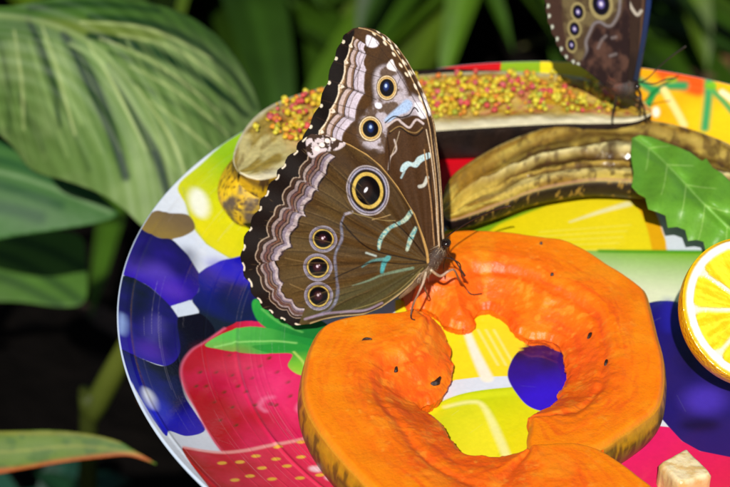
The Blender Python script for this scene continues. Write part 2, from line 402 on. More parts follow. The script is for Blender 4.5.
for (x, y) in [(278, 447), (301, 442), (276, 459), (301, 457), (262, 468), (287, 466), (300, 478), (272, 479), (250, 476), (320, 475), (240, 462), (256, 456), (222, 463), (317, 455), (235, 480), (300, 490)]:
    pe(x, y, 4.6, 1.6, (248, 190, 70), 0.35, 0.95, -0.05)
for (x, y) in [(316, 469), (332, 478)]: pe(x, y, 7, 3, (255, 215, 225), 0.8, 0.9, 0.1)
g1, g2 = (72, 190, 80), (120, 205, 60)
pf([(252, 303), (256, 299), (263, 304), (272, 313), (290, 321), (320, 320), (340, 340), (325, 352), (308, 352), (285, 338), (262, 325), (254, 314)], grad((256, 305), (310, 345), (50, 175, 70), (30, 120, 50), 0.2, 0.4))
pf([(205, 345), (222, 334), (245, 327), (268, 328), (290, 334), (330, 345), (318, 356), (290, 352), (262, 354), (235, 352), (218, 349)], grad((210, 345), (300, 345), (110, 215, 90), (40, 150, 60), 0.2, 0.3))
pf([(252, 346), (285, 343), (310, 346), (330, 360), (318, 374), (300, 375), (288, 366), (292, 354), (270, 353)], grad((300, 350), (303, 372), (50, 160, 60), (160, 225, 60), 0.2, 0.2))
for (x, y, rx, ry, c_, a_) in [(236, 366, 26, 10, (250, 90, 130), .35), (270, 385, 24, 18, (250, 60, 130), .45), (215, 400, 12, 22, (176, 16, 30), .45), (225, 352, 24, 6, (190, 24, 40), .4), (300, 430, 26, 10, (200, 20, 60), .35)]: pe(x, y, rx, ry, c_, 4.5, a_)
pl([(215, 347), (240, 342), (270, 341), (296, 343)], 0.7, (170, 240, 130), .4, .7); pl([(262, 309), (280, 323), (302, 332)], 0.7, (130, 220, 110), .4, .6); pl([(294, 352), (303, 362), (306, 371)], .7, (220, 245, 120), .4, .7)
# citrus in the middle
pf([(395, 300), (440, 290), (520, 285), (600, 300), (600, 380), (540, 380), (511, 376), (480, 377), (455, 380), (425, 396), (395, 410)], grad((440, 330), (520, 340), (255, 238, 30), (252, 226, 45), 0.1, 0.6), n=1)
pl([(462, 318), (474, 350), (487, 378)], [1.5, 3.6], (255, 250, 225), 0.7)
for x in (478, 486, 494): pl([(x, 330), (x + 20, 365)], 0.7, (255, 246, 150), 0.4, 0.7)
pf([(405, 440), (425, 412), (445, 400), (470, 392), (511, 387), (560, 385), (600, 420), (600, 500), (520, 520), (430, 500)], grad((450, 400), (500, 440), (190, 215, 20), (240, 232, 20), 0.1, 0.5))
pl([(430, 414), (450, 402), (475, 396), (520, 392)], 2.5, (225, 235, 30), 1.0)
pf([(432, 418), (452, 408), (478, 404), (486, 412), (500, 450), (470, 470), (440, 440)], grad((440, 415), (490, 440), (220, 225, 30), (250, 240, 40), 0.15, 0.6))
pl([(445, 407), (470, 402), (484, 407), (500, 440), (506, 455)], [1.2, 1.5, 2.4, 2.4], (250, 248, 150), 0.8)
pf([(508, 378), (511, 362), (520, 350), (538, 339), (560, 336), (600, 350), (610, 390), (580, 412), (550, 412), (532, 408), (520, 398)], grad((520, 350), (545, 395), (52, 22, 62), (60, 26, 215), 0.09, 0.7, 40))
# yellow slice, pale gap and green melon behind the big papaya slice
pf([(430, 250), (450, 228), (490, 214), (540, 200), (600, 190), (640, 194), (655, 220), (663, 250), (600, 262), (500, 262)], grad((480, 230), (600, 215), (245, 225, 20), (250, 228, 30), 0.05, 0.4))
pl([(636, 196), (648, 212), (655, 230), (660, 252)], 4.5, (245, 180, 20), 0.5)
pl([(628, 204), (600, 212), (570, 222)], [2.4, 1.5, 0.4], (250, 245, 190), 0.8, 0.9)
pf([(460, 234), (490, 222), (520, 212), (545, 206), (520, 216), (500, 224), (480, 236)], (130, 175, 30), 0.8)
for k in range(5): pl([(630 - k * 4, 225 + k * 6), (540 - k * 8, 232 + k * 5)], 0.8, (255, 240, 90), 0.5, 0.5)
pf([(560, 250), (620, 251), (690, 252), (800, 252), (800, 330), (560, 330)], grad((660, 250), (660, 292), (128, 190, 30), (240, 245, 205), 0.02, 0.1), n=1)
pl([(600, 251), (650, 251.5), (760, 252)], 1.6, (90, 165, 35), 0.7)
pf([(640, 310), (652, 302), (672, 301), (694, 306), (740, 310), (800, 340), (800, 470), (740, 460), (700, 451), (682, 441), (668, 426), (650, 400), (640, 350)],
   grad((668, 310), (700, 430), (34, 22, 120), (46, 30, 110), 0.07, 1.6, 50))
pe(705, 400, 20, 13, (86, 60, 205), 4, 0.75); pe(700, 425, 18, 6, (26, 14, 40), 2.5, 0.7); pe(690, 350, 12, 26, (24, 12, 44), 4, 0.6); pe(668, 315, 6, 16, (46, 40, 190), 3, 0.6)
pf([(560, 470), (610, 462), (650, 425), (669, 427), (682, 441), (700, 451), (740, 459), (800, 470), (800, 640), (560, 640), (480, 560)], grad((660, 430), (720, 480), (240, 34, 110), (232, 36, 84), 0.05, 0.6), n=1)

# reflection streaks and scratches painted as pale concentric arcs, then short straight scratches
for k in range(120):
    r0 = rng.uniform(84, 127); a0 = rng.uniform(1.9, 5.3); da = rng.uniform(0.03, 0.32); aa = np.linspace(a0, a0 + da, 10)
    cv.line(np.stack([r0 * np.cos(aa), r0 * np.sin(aa)], 1), 0.07, (236, 226, 236), 0.08, rng.uniform(.05, .28), 1)
for k in range(30):
    a0 = rng.uniform(0, 6.28); r0 = rng.uniform(5, 120); p = np.array([r0 * math.cos(a0), r0 * math.sin(a0)]); d = rng.normal(size=2); d *= rng.uniform(2, 9) / np.linalg.norm(d)
    cv.line([p, p + d], 0.08, (240, 236, 240), 0.08, rng.uniform(.04, .14), 1)
mo = fbm(cv.X * 1.1, cv.Y * 1.1, s=97, o=3)[..., None]; cv.I *= 0.95 + .10 * mo
prof = []
rs = np.concatenate([np.linspace(0.0005, 0.02, 12), np.linspace(0.0205, 0.1300, 480)])
seg = 2700
# finer spacing of the spokes on the near, left and far sides, coarser to the right
dens = np.where(np.abs(((np.linspace(0, 2 * math.pi, 3600, endpoint=False) + math.pi) % (2 * math.pi)) - math.pi) < 0.45, 0.25, 1.0)
cum = np.cumsum(dens); ang = np.interp(np.linspace(0, cum[-1], seg, endpoint=False), np.concatenate([[0], cum]), np.linspace(0, 2 * math.pi, 3601))
lip = [(0.1303, RIM_Z + 0.0002), (0.1306, RIM_Z + 0.0002), (0.13085, RIM_Z), (0.1309, RIM_Z - 0.0004), (0.1306, RIM_Z - 0.0012), (0.1292, RIM_Z - 0.0024)]
r_in = np.linspace(0.127, 0.0005, 50)
R_ = np.concatenate([rs, [a for a, _ in lip], r_in])
bead = 0.00006 * sum(np.exp(-((rs - r0) / 0.00022) ** 2) for r0 in (0.0915, 0.0932, 0.0945, 0.1022, 0.1071, 0.1150)) + 0.0003 * np.exp(-((rs - 0.0985) / 0.0006) ** 2) + 0.00022 * np.exp(-((rs - 0.1275) / 0.0005) ** 2)
Z_ = np.concatenate([plate_z(rs) + bead, [b for _, b in lip], plate_z(r_in) - 0.0032])
V = np.stack([R_[:, None] * np.cos(ang), R_[:, None] * np.sin(ang), np.repeat(Z_[:, None], seg, 1)], -1).reshape(-1, 3)
i, j = np.meshgrid(np.arange(len(R_) - 1), np.arange(seg), indexing='ij'); j2 = (j + 1) % seg
F = np.stack([i * seg + j, (i + 1) * seg + j, (i + 1) * seg + j2, i * seg + j2], -1).reshape(-1, 4)
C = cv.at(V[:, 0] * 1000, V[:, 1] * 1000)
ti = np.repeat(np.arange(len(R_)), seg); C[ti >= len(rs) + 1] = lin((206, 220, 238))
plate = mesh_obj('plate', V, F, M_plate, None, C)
tag(plate, 'round glossy plate printed with strawberries, berries and citrus, carrying the cut fruit', 'plate')

# ------------------------------------------------------------------ papaya slices
def clampz(V):
    f = plate_z(np.hypot(V[:, 0], V[:, 1])) + 0.0003; V[:, 2] = np.maximum(V[:, 2], f); return V

hole = on_z([(505, 372)], 0.013)[0, :2]
def papaya(label, outer, inner, zt, seed, cut=0):
    """outer: skin side points; inner: torn seed side points, both on the cut face"""
    O = on_z(outer, zt)[:, :2]; zi_ = np.array([p[2] for p in inner]); I_ = on_z([p[:2] for p in inner], zi_)[:, :2]
    ply = spl(np.concatenate([O, I_]), 10)
    s_ = np.cumsum(np.r_[0, np.linalg.norm(np.diff(ply, axis=0), axis=1)])
    dI = near(ply[:, 0], ply[:, 1], spl(I_, 6, False))[0]; dO = near(ply[:, 0], ply[:, 1], spl(O, 6, False))[0]
    rag = (dI < dO) * 1.0
    nn = np.roll(ply, -1, 0) - np.roll(ply, 1, 0); nn = np.stack([nn[:, 1], -nn[:, 0]], 1); nn /= np.linalg.norm(nn, axis=1)[:, None]
    ply = ply + nn * (rag * (0.0016 * (fbm(s_ * 300, s_ * 0, s=seed) - 0.5) + 0.0008 * (fbm(s_ * 1500, s_ * 0, s=seed + 3) - 0.5)))[:, None]
    xy, q, bd = grid_in(ply, 0.0003)
    x, y = xy[:, 0], xy[:, 1]; Is = spl(I_, 6, False); Ls = np.r_[0, np.cumsum(np.linalg.norm(np.diff(Is, axis=0), axis=1))]; zis = np.interp(np.linspace(0, len(I_) - 1, len(Is)), np.arange(len(I_)), zi_)
    zin = np.interp(near(x, y, Is)[1], Ls, zis)
    dall = near(x, y, ply, True)[0]; dI = near(x, y, spl(I_, 6, False))[0]; dO = near(x, y, spl(O, 6, False))[0]
    inn = np.clip(1 - dI / (dI + dO + 1e-9), 0, 1)                     # 1 at seed side, 0 at skin
    ang_ = np.arctan2(y - hole[1], x - hole[0])
    fib = fbm(inn * 9 + 0.9 * fbm(x * 150, y * 150, s=seed), ang_ * 4.0, s=seed + 9)
    lump = fbm(x * 260, y * 260, s=seed + 1)
    z = zt - (zt - zin) * sstep(0.40, 1.0, inn) ** 1.2 - 0.0006 * sstep(0.45, 1.0, inn) * (0.3 + lump) + 0.0012 * (lump - 0.5) * sstep(0.2, 0.75, inn) + 0.0006 * (fib - 0.5) * sstep(0.25, 0.5, inn) \
        + 0.00022 * (fbm(x * 900, y * 900, s=seed + 2) - 0.5) * (0.25 + inn) + 0.0007 * (fbm(x * 90, y * 90, s=seed + 6) - .5)
    groove = np.exp(-((inn - 0.62 - 0.09 * (fbm(ang_ * 3, ang_ * 0 + 2, s=seed) - 0.5)) / 0.045) ** 2)
    z -= 0.0009 * groove
    z -= 0.0016 * (1 - sstep(0, 0.0020, dall)) ** 2
    V0 = np.stack([x, y, z], 1); n0 = len(V0)
    oc, mc, ic = lin((255, 136, 4)), lin((254, 120, 6)), lin((250, 102, 10))
    t = np.clip(inn + 0.5 * (fbm(x * 120, y * 120, s=seed + 5) - 0.5) + 0.25 * (fib - 0.5), 0, 1)[:, None]
    col = oc * (1 - sstep(0.12, 0.5, t)) + mc * sstep(0.12, 0.5, t); col = col * (1 - sstep(0.5, 0.95, t)) + ic * sstep(0.5, 0.95, t)
    col = col * (1 - 0.5 * groove[:, None]) + lin((238, 84, 16)) * 0.5 * groove[:, None]
    redp = (sstep(0.50, 0.68, fbm(x * 170, y * 170, s=seed + 31)) * sstep(0.25, 0.6, inn) * 0.55)[:, None]; col = col * (1 - redp) + lin((242, 92, 16)) * redp
    stk = (sstep(0.55, 0.75, fbm(inn * 16 + 1.2 * fbm(x * 200, y * 200, s=seed + 41), ang_ * 2.5, s=seed + 43)) * sstep(0.12, 0.35, inn) * 0.6)[:, None]; col = col * (1 - stk) + lin((234, 80, 16)) * stk
    yelp = (sstep(0.52, 0.72, fbm(x * 140, y * 140, s=seed + 37)) * 0.4)[:, None]; col = col * (1 - yelp) + lin((255, 158, 24)) * yelp
    pale = sstep(0.60, 0.74, fbm(x * 420, y * 420, s=seed + 12))[:, None] * sstep(0.3, 0.7, inn)[:, None] * 0.45
    col = col * (1 - pale) + lin((255, 160, 44)) * pale
    col = col * (0.90 + 0.20 * fbm(x * 1900, y * 1900, s=seed + 51, o=3)[:, None])
    fl = (sstep(0.62, 0.80, fbm(x * 650, y * 650, s=seed + 53, o=4)) * 0.35 * sstep(.4, .6, fbm(x * 110, y * 110, s=seed + 54)))[:, None]; col = col * (1 - fl) + lin((255, 176, 60)) * fl
    rm = (sstep(0.52, 0.70, fbm(inn * 30, ang_ * 5, s=seed + 55)) * 0.30)[:, None]; col = col * (1 - rm) + lin((236, 92, 14)) * rm
    edge = (1 - sstep(0.0, 0.0011, dO))[:, None]; col = col * (1 - edge * 0.75) + lin((190, 140, 30)) * edge * 0.75
    # wall under every border edge
    bv = np.unique(bd); rem = -np.ones(n0, int); rem[bv] = np.arange(len(bv)); m = len(bv)
    bx, by = x[bv], y[bv]; isskin = dO[bv] < dI[bv]
    if cut: isskin &= near(bx, by, O[:cut])[0] > near(bx, by, spl(O[cut - 1:], 6, False))[0]
    cen = np.zeros((m, 2)); cnt = np.zeros(m)
    dvec = xy[bd[:, 1]] - xy[bd[:, 0]]; nrm_ = np.stack([dvec[:, 1], -dvec[:, 0]], 1); nrm_ /= np.linalg.norm(nrm_, axis=1)[:, None] + 1e-12
    N2 = np.zeros((m, 2)); np.add.at(N2, rem[bd[:, 0]], nrm_); np.add.at(N2, rem[bd[:, 1]], nrm_)
    # the outline is smooth, so smooth its normals over nearby border points
    pn = np.roll(ply, -3, 0) - np.roll(ply, 3, 0); pn = np.stack([pn[:, 1], -pn[:, 0]], 1); pn /= np.linalg.norm(pn, axis=1)[:, None]
    k = np.array([np.argmin((ply[:, 0] - a) ** 2 + (ply[:, 1] - b) ** 2) for a, b in zip(bx, by)]); pn = pn[k]
    sgn = np.sign((pn * N2).sum(1).sum()); N2 = pn * (sgn if sgn else 1)
    L = 9; lev = np.linspace(0, 1, L)[1:]
    rings = []
    for e in lev:
        bul = np.where(isskin, 0.0016 * math.sin(e * math.pi * 0.95) - 0.0012 * e, -0.0012 * e) + np.where(isskin, 0, 0.0016) * (fbm(bx * 400, by * 400, e * 4, s=seed + 7) - 0.5)
        zz = z[bv] * (1 - e) + plate_z(np.hypot(bx, by)) * e
        rings.append(np.stack([bx + N2[:, 0] * bul, by + N2[:, 1] * bul, zz], 1))
    W = np.concatenate([V0[bv]] + rings)
    a_, b_ = rem[bd[:, 0]], rem[bd[:, 1]]
    Q = np.concatenate([np.stack([b_ + r * m, a_ + r * m, a_ + (r + 1) * m, b_ + (r + 1) * m], 1) for r in range(L - 1)])
    sk = isskin[a_] & isskin[b_]; skm = np.tile(sk, L - 1)
    lv = np.repeat(np.r_[0, lev], m); wx, wy = np.tile(bx, L), np.tile(by, L)
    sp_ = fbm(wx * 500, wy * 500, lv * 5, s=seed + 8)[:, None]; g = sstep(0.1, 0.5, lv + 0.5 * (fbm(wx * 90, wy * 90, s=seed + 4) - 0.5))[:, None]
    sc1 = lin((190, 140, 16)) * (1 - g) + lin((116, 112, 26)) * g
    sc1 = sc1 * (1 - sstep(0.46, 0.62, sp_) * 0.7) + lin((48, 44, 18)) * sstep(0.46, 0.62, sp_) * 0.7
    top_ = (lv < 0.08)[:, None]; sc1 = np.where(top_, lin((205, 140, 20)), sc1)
    root = thing('papaya_slice', label, 'papaya', (float(x.mean()), float(y.mean()), 0.0), 'ripe papaya slices on the plate')
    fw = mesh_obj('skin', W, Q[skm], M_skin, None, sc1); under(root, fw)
    # flesh: face plus torn inner wall
    Wf = np.concatenate([V0, W]); Qf = np.concatenate([q, Q[~skm] + n0])
    cw = lin((246, 108, 14)) * (1 - 0.4 * sp_) + lin((214, 70, 10)) * 0.4 * sp_
    ff = mesh_obj('flesh', Wf, Qf, M_flesh, None, np.concatenate([col, cw])); under(root, ff)
    return root

papA = papaya('large curved papaya slice beyond the berry print, its far end under the front butterfly',
    [(529.5, 424), (527, 440), (534, 450), (570, 456), (604, 445), (622, 433), (640, 421), (655, 409), (662, 397), (665, 378), (664, 355), (658, 332), (653, 312), (647, 290), (640, 282), (628, 273), (610, 262), (590, 249), (565, 238), (540, 234),
     (500, 229), (462, 228), (440, 232), (422, 242), (408, 262)],
    [(402, 285, 0.005), (408, 305, 0.005), (424, 303, 0.005), (436, 309, 0.005), (448, 320, 0.005), (462, 323, 0.005), (475, 319, 0.005), (479, 306, 0.005), (492, 304, 0.005), (505, 313, 0.005), (515, 325, 0.005), (530, 333, 0.005), (546, 334, 0.005), (560, 342, 0.005), (566, 356, 0.006), (566, 370, 0.006), (562, 384, 0.006), (556, 396, 0.007), (546, 404, 0.0095), (531, 411, 0.0112)], 0.0125, 11, 5)
papB = papaya('near papaya slice with a rounded end below the front butterfly and mottled green skin',
    [(545, 441), (575, 440), (600, 446), (622, 459), (642, 474), (662, 491), (690, 530), (680, 580), (600, 610), (500, 590), (430, 545), (392, 507), (365, 482), (341, 457), (321, 432), (308, 411), (302, 390), (303, 368), (309, 345), (321, 325), (340, 316), (368, 311), (400, 309)],
    [(424, 311, 0.012), (438, 320, 0.01), (447, 336, 0.008), (451, 352, 0.007), (452, 366, 0.007), (448, 381, 0.006), (439, 393, 0.006), (423, 403, 0.006), (434, 411, 0.008), (447, 425, 0.011), (456, 440, 0.012), (470, 449, 0.013), (492, 452, 0.013), (520, 447, 0.013)], 0.0150, 51)

# ------------------------------------------------------------------ bananas
def half_banana(label, far, nearp, zt, depth, facecol, peelcol, relief, group, xrise=0.0):
    ns, nk = 420, 90
    A = spl(far, 12, False); B = spl(nearp, 12, False)
    def res(P): 
        s_ = np.r_[0, np.cumsum(np.linalg.norm(np.diff(P, axis=0), axis=1))]; s_ /= s_[-1]; u = np.linspace(0, 1, ns)
        return np.stack([np.interp(u, s_, P[:, 0]), np.interp(u, s_, P[:, 1])], 1)
    u = np.linspace(0, 1, ns)
    ztv = zt(u) if callable(zt) else np.full(ns, zt)
    E0 = on_z(res(A), ztv); E1 = on_z(res(B), ztv)
    Cc = (E0 + E1) / 2; Wv = (E1 - E0) / 2; hw = np.linalg.norm(Wv, axis=1)
    k = np.linspace(-1, 1, nk)
    S = np.r_[0, np.cumsum(np.linalg.norm(np.diff(Cc, axis=0), axis=1))]
    SS, KK = np.meshgrid(S, k, indexing='ij')
    T = Cc[:, None] + Wv[:, None] * k[None, :, None]
    T[..., 2] += relief(SS, KK) - 0.001 * np.abs(KK) ** 8
    V = T.reshape(-1, 3)
    i, j = np.meshgrid(np.arange(ns - 1), np.arange(nk - 1), indexing='ij')
    Q = np.stack([i * nk + j, (i + 1) * nk + j, (i + 1) * nk + j + 1, i * nk + j + 1], -1).reshape(-1, 4)
    root = thing('banana_half', label, 'banana', tuple(float(a) for a in (Cc[ns // 2, 0], Cc[ns // 2, 1], 0)), group)
    fl = mesh_obj('flesh', V, Q[:, ::-1], M_ban, None, facecol(SS, KK).reshape(-1, 3)); under(root, fl)
    np_ = 60; ph = np.linspace(0, math.pi, np_)
    dep = depth * np.clip(hw / hw.max(), 0.15, 1) ** 0.6
    P = np.zeros((ns, np_, 3)); wid = 1 + 0.10 * np.sin(ph) ** 0.5
    P[..., :2] = Cc[:, None, :2] + Wv[:, None, :2] * (np.cos(ph) * wid)[None, :, None] * -1.0
    P[..., 2] = ztv[:, None] - 0.0002 - dep[:, None] * np.sin(ph)[None, :] ** 0.8
    P[:, 0] = T[:, 0]; P[:, -1] = T[:, -1]
    SS2, PH = np.meshgrid(S, ph, indexing='ij')
    Pn = P.reshape(-1, 3); Pn = clampz(Pn)
    i, j = np.meshgrid(np.arange(ns - 1), np.arange(np_ - 1), indexing='ij')
    Q2 = np.stack([i * np_ + j, (i + 1) * np_ + j, (i + 1) * np_ + j + 1, i * np_ + j + 1], -1).reshape(-1, 4)
    pe_ = mesh_obj('peel', Pn, Q2, M_peel, None, peelcol(SS2, PH / math.pi, Pn).reshape(-1, 3)); under(root, pe_)
    return root, Cc, Wv, S

def lerpc(a, b, t): return a * (1 - t[..., None]) + b * t[..., None]
def face2(S, K):
    s_ = S * 1000; t = (K + 1) / 2; wob = 0.16 * (fbm(s_ * 0.035, t * 1.5, s=61) - 0.5) * 2
    tt = t + wob; n1 = fbm(s_ * 0.06, tt * 7, s=62); n2 = fbm(s_ * 0.16, tt * 9, s=63); mid = sstep(8, 45, s_)
    c = lerpc(lin((216, 186, 82)), lin((156, 116, 36)), sstep(0.38, 0.62, n1))
    for c0, wd, colr, a in [(0.27, 0.09, (78, 50, 12), 0.92), (0.36, 0.035, (52, 32, 10), 1.0), (0.16, 0.05, (190, 164, 80), 0.6), (0.47, 0.045, (240, 224, 156), 1.0), (0.57, 0.055, (66, 40, 10), 1.0), (0.66, 0.035, (206, 168, 76), 0.6),
                            (0.715, 0.04, (84, 54, 16), 0.95), (0.83, 0.07, (222, 200, 128), 0.85), (0.01, 0.03, (214, 198, 128), 0.8)]:
        f = a * np.exp(-((tt - c0) / wd) ** 2) * sstep(0.0, 0.40, n2) * mid; c = lerpc(c, lin(colr), f)
    c = lerpc(c, lin((78, 50, 26)), 0.7 * sstep(.5, .7, fbm(s_ * .45, tt * 12, s=67)) * mid); c = lerpc(c, lin((62, 38, 12)), 0.85 * sstep(0.52, 0.66, fbm(s_ * 0.12, tt * 6, s=64)) * sstep(40, 75, s_) * sstep(.15, .3, t) * sstep(.85, .7, t))
    return lerpc(c, lin((190, 146, 110)), 0.8 * np.exp(-((t - 0.985) / 0.015) ** 2))
def relief2(S, K):
    s_ = S * 1000; t = (K + 1) / 2 + 0.16 * (fbm(s_ * 0.035, (K + 1) * .75, s=61) - 0.5) * 2; r = -0.002 * (1 - K ** 2) + 0.0018 * (fbm(s_ * 0.16, t * 9, s=63) - 0.5) + 0.0007 * (fbm(s_ * 0.5, t * 12, s=65) - .5)
    for c0, wd, h in [(0.27, 0.07, -.9), (0.36, 0.03, -1.0), (0.47, 0.05, 1.2), (0.57, 0.045, -1.3), (0.66, 0.035, .5), (0.715, 0.03, -.7), (0.85, 0.07, .8)]:
        r = r + 0.001 * h * np.exp(-((t - c0) / wd) ** 2)
    return r * np.clip(1 - np.abs(K) ** 6, 0, 1)
def peel2(S, t, P):
    s_ = S * 1000; n1 = fbm(s_ * 0.18, t * 12, s=71)
    c = lerpc(lin((20, 12, 12)), lin((48, 30, 26)), n1)
    c = lerpc(c, lin((176, 138, 62)), sstep(0.62, 0.70, fbm(s_ * 0.55, t * 12, s=72)) * 0.7)
    return lerpc(c, lin((192, 168, 96)), np.exp(-((t - 1.0) / 0.012) ** 2) * 0.7)
half_banana('peeled-open overripe banana half with brown wet flesh, passing under the green leaf',
    [(441, 205), (447, 182), (462, 165), (500, 142), (540, 127), (580, 118), (625, 115), (670, 121), (710, 133), (750, 152), (800, 185), (840, 225)],
    [(442, 212), (450, 218), (470, 213), (500, 202), (530, 190), (565, 182), (600, 178), (645, 181), (690, 193), (735, 210), (790, 232), (836, 232)],
    0.0125, 0.0125, face2, peel2, relief2, 'overripe banana halves')

def face1(S, K):
    s_ = S * 1000; t = (K + 1) / 2; n1 = fbm(s_ * 0.12, t * 7, s=81)
    c = lerpc(lin((206, 192, 128)), lin((160, 136, 60)), sstep(0.4, 0.65, n1))
    c = lerpc(c, lin((118, 92, 30)), 0.6 * sstep(0.55, 0.7, fbm(s_ * 0.2, t * 9, s=82)))
    st_ = sstep(22, 38, s_) * sstep(.80, .6, np.abs(K + .1)) * (0.35 + .55 * fbm(s_ * .5, t * 14, s=88)); c = lerpc(c, lerpc(lin((206, 160, 30)), lin((196, 84, 50)), sstep(.5, .65, fbm(s_ * .4, t * 12, s=89))), st_)
    c = lerpc(c, lin((88, 56, 26)), .8 * np.exp(-((t - 0.995) / 0.006) ** 2))
    return lerpc(c, lin((232, 222, 186)), np.maximum(np.exp(-((t - 0.95) / 0.09) ** 2), np.exp(-((t - 0.02) / 0.04) ** 2)) * 0.95)
def relief1(S, K): return (-0.0012 * (1 - K ** 2) + 0.0016 * (fbm(S * 150, K * 4, s=83) - 0.5)) * np.clip(1 - np.abs(K) ** 6, 0, 1)
def peel1(S, t, P):
    s_ = S * 1000; left = (1 - sstep(30, 62, s_ + 14 * (fbm(s_ * 0.2, t * 6, s=90) - 0.5)))
    c = lerpc(lin((20, 14, 12)), lin((48, 32, 22)), fbm(s_ * 0.3, t * 10, s=91))  # dark peel, its colour deepened to include the shade under this half
    y = lerpc(lin((226, 186, 18)), lin((206, 150, 14)), fbm(s_ * 0.3, t * 9, s=92))
    y = lerpc(y, lin((66, 42, 20)), sstep(0.56, 0.66, fbm(s_ * 0.5, t * 22, s=93)) * 0.9)
    y = lerpc(y, lin((66, 54, 48)), sstep(0.52, 0.72, 1.6 * (0.5 - np.abs(t - 0.62)) * 0.9 + 0.35 * (fbm(s_ * 0.4, t * 12, s=94) - .5)) * 0.0)
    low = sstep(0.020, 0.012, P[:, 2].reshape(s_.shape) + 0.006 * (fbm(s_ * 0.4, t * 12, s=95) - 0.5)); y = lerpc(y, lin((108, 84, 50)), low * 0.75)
    c = lerpc(c, y, left)
    return lerpc(c, lin((60, 38, 20)), np.maximum(np.exp(-((t - 0.97) / 0.04) ** 2), np.exp(-((t - .02) / .04) ** 2)) * 0.8 * left)
b1, C1, W1, S1 = half_banana('long banana half covered in red and yellow granules, behind the front butterfly',
    [(238, 170), (233, 157), (238, 138), (252, 117), (272, 102), (300, 91), (335, 82), (375, 76), (420, 71), (470, 69), (520, 69), (570, 73), (610, 82), (640, 97), (652, 108)],
    [(240, 171), (249, 175), (263, 177), (285, 171), (305, 161), (330, 149), (360, 139), (392, 134), (430, 129), (470, 126), (520, 123), (565, 121), (600, 121), (635, 119), (652, 112)],
    lambda u: 0.0250 - 0.0110 * sstep(0.08, 0.5, u), 0.022, face1, peel1, relief1, 'overripe banana halves')
# rounded yellow end of the banana with its dark blossom tip
ec = on_z([(262, 183)], 0.0135)[0]; ax1 = np.array([0.42, 1.0, 0.10]); ax1 /= np.linalg.norm(ax1); ax2 = np.cross([0, 0, 1.0], ax1); ax2 /= np.linalg.norm(ax2); ax3 = np.cross(ax1, ax2)
U_, V_ = np.meshgrid(np.linspace(0, math.pi, 70), np.linspace(0, 2 * math.pi, 110, endpoint=False), indexing='ij')
cu, su = np.cos(U_), np.sin(U_); px5 = 1 + 0.04 * np.cos(V_ * 5)
Pe = ec + (-cu * 0.0158)[..., None] * ax1 + (su ** 0.9 * np.cos(V_) * 0.0118 * px5)[..., None] * ax2 + (su ** 0.9 * np.sin(V_) * 0.0112 * px5)[..., None] * ax3
Pe = Pe.reshape(-1, 3); Pe[:, 2] = np.minimum(Pe[:, 2], 0.0222 - 0.10 * np.clip(ec[1] + 0.0 - Pe[:, 1], 0, 1)); Pe = clampz(Pe)
tE = (-cu * 1.0).ravel(); q1 = Pe * 1000
ce = lerpc(lin((242, 206, 24)), lin((220, 168, 16)), fbm(q1[:, 0] * .3, q1[:, 1] * .3, q1[:, 2] * .3, s=92))
ce = lerpc(ce, lin((74, 46, 20)), 0.85 * sstep(0.57, 0.63, fbm(q1[:, 0] * 1.1, q1[:, 1] * 1.1, q1[:, 2] * 1.1, s=93)))
ce = lerpc(ce, lin((96, 80, 66)), sstep(-0.80, -0.99, tE + 0.5 * (fbm(q1[:, 0] * .3, q1[:, 1] * .3, q1[:, 2] * .3, s=95) - .5)))
ce = lerpc(ce, lin((40, 30, 26)), sstep(0.0200, 0.0220, Pe[:, 2]))
i, j = np.meshgrid(np.arange(69), np.arange(110), indexing='ij'); j2 = (j + 1) % 110
under(b1, mesh_obj('peel_end', Pe, np.stack([i * 110 + j, i * 110 + j2, (i + 1) * 110 + j2, (i + 1) * 110 + j], -1).reshape(-1, 4), M_peel, None, ce))
tp0 = on_z([(252, 214)], 0.0105)[0]
under(b1, tube('stem_tip', [tp0 + ax1 * 0.004, tp0 + ax1 * 0.001, tp0 - ax1 * 0.0022, tp0 - ax1 * 0.0026], [0.0052, 0.0044, 0.0034, 0.0020], M_peel, None, [(96, 80, 66), (60, 50, 48), (34, 30, 32), (20, 18, 20)], 22, 8))

# granules: a mass of tiny sugar-like beads sprinkled over the flesh
ico_v = np.array([(0, 0, 1), (.894, 0, .447), (.276, .851, .447), (-.724, .526, .447), (-.724, -.526, .447), (.276, -.851, .447),
                  (.724, .526, -.447), (-.276, .851, -.447), (-.894, 0, -.447), (-.276, -.851, -.447), (.724, -.526, -.447), (0, 0, -1)])
ico_f = np.array([(0, 1, 2), (0, 2, 3), (0, 3, 4), (0, 4, 5), (0, 5, 1), (1, 6, 2), (2, 7, 3), (3, 8, 4), (4, 9, 5), (5, 10, 1), (2, 6, 7), (3, 7, 8), (4, 8, 9), (5, 9, 10), (1, 10, 6), (6, 11, 7), (7, 11, 8), (8, 11, 9), (9, 11, 10), (10, 11, 6)])
me_ = bpy.data.meshes.new('tmp'); import bmesh
bm_ = bmesh.new(); bmesh.ops.create_icosphere(bm_, subdivisions=2, radius=1.0); iv = np.array([v.co[:] for v in bm_.verts]); iff = np.array([[v.index for v in f.verts] for f in bm_.faces]); bm_.free()
VV, FF, CC = [], [], []; cnt = 0
pal = [(222, 190, 34), (216, 202, 56), (226, 150, 40), (220, 176, 44), (206, 76, 70), (204, 92, 92), (170, 176, 52), (224, 124, 48)]; pw = [.27, .24, .10, .12, .09, .08, .06, .04]
Lt = S1[-1]
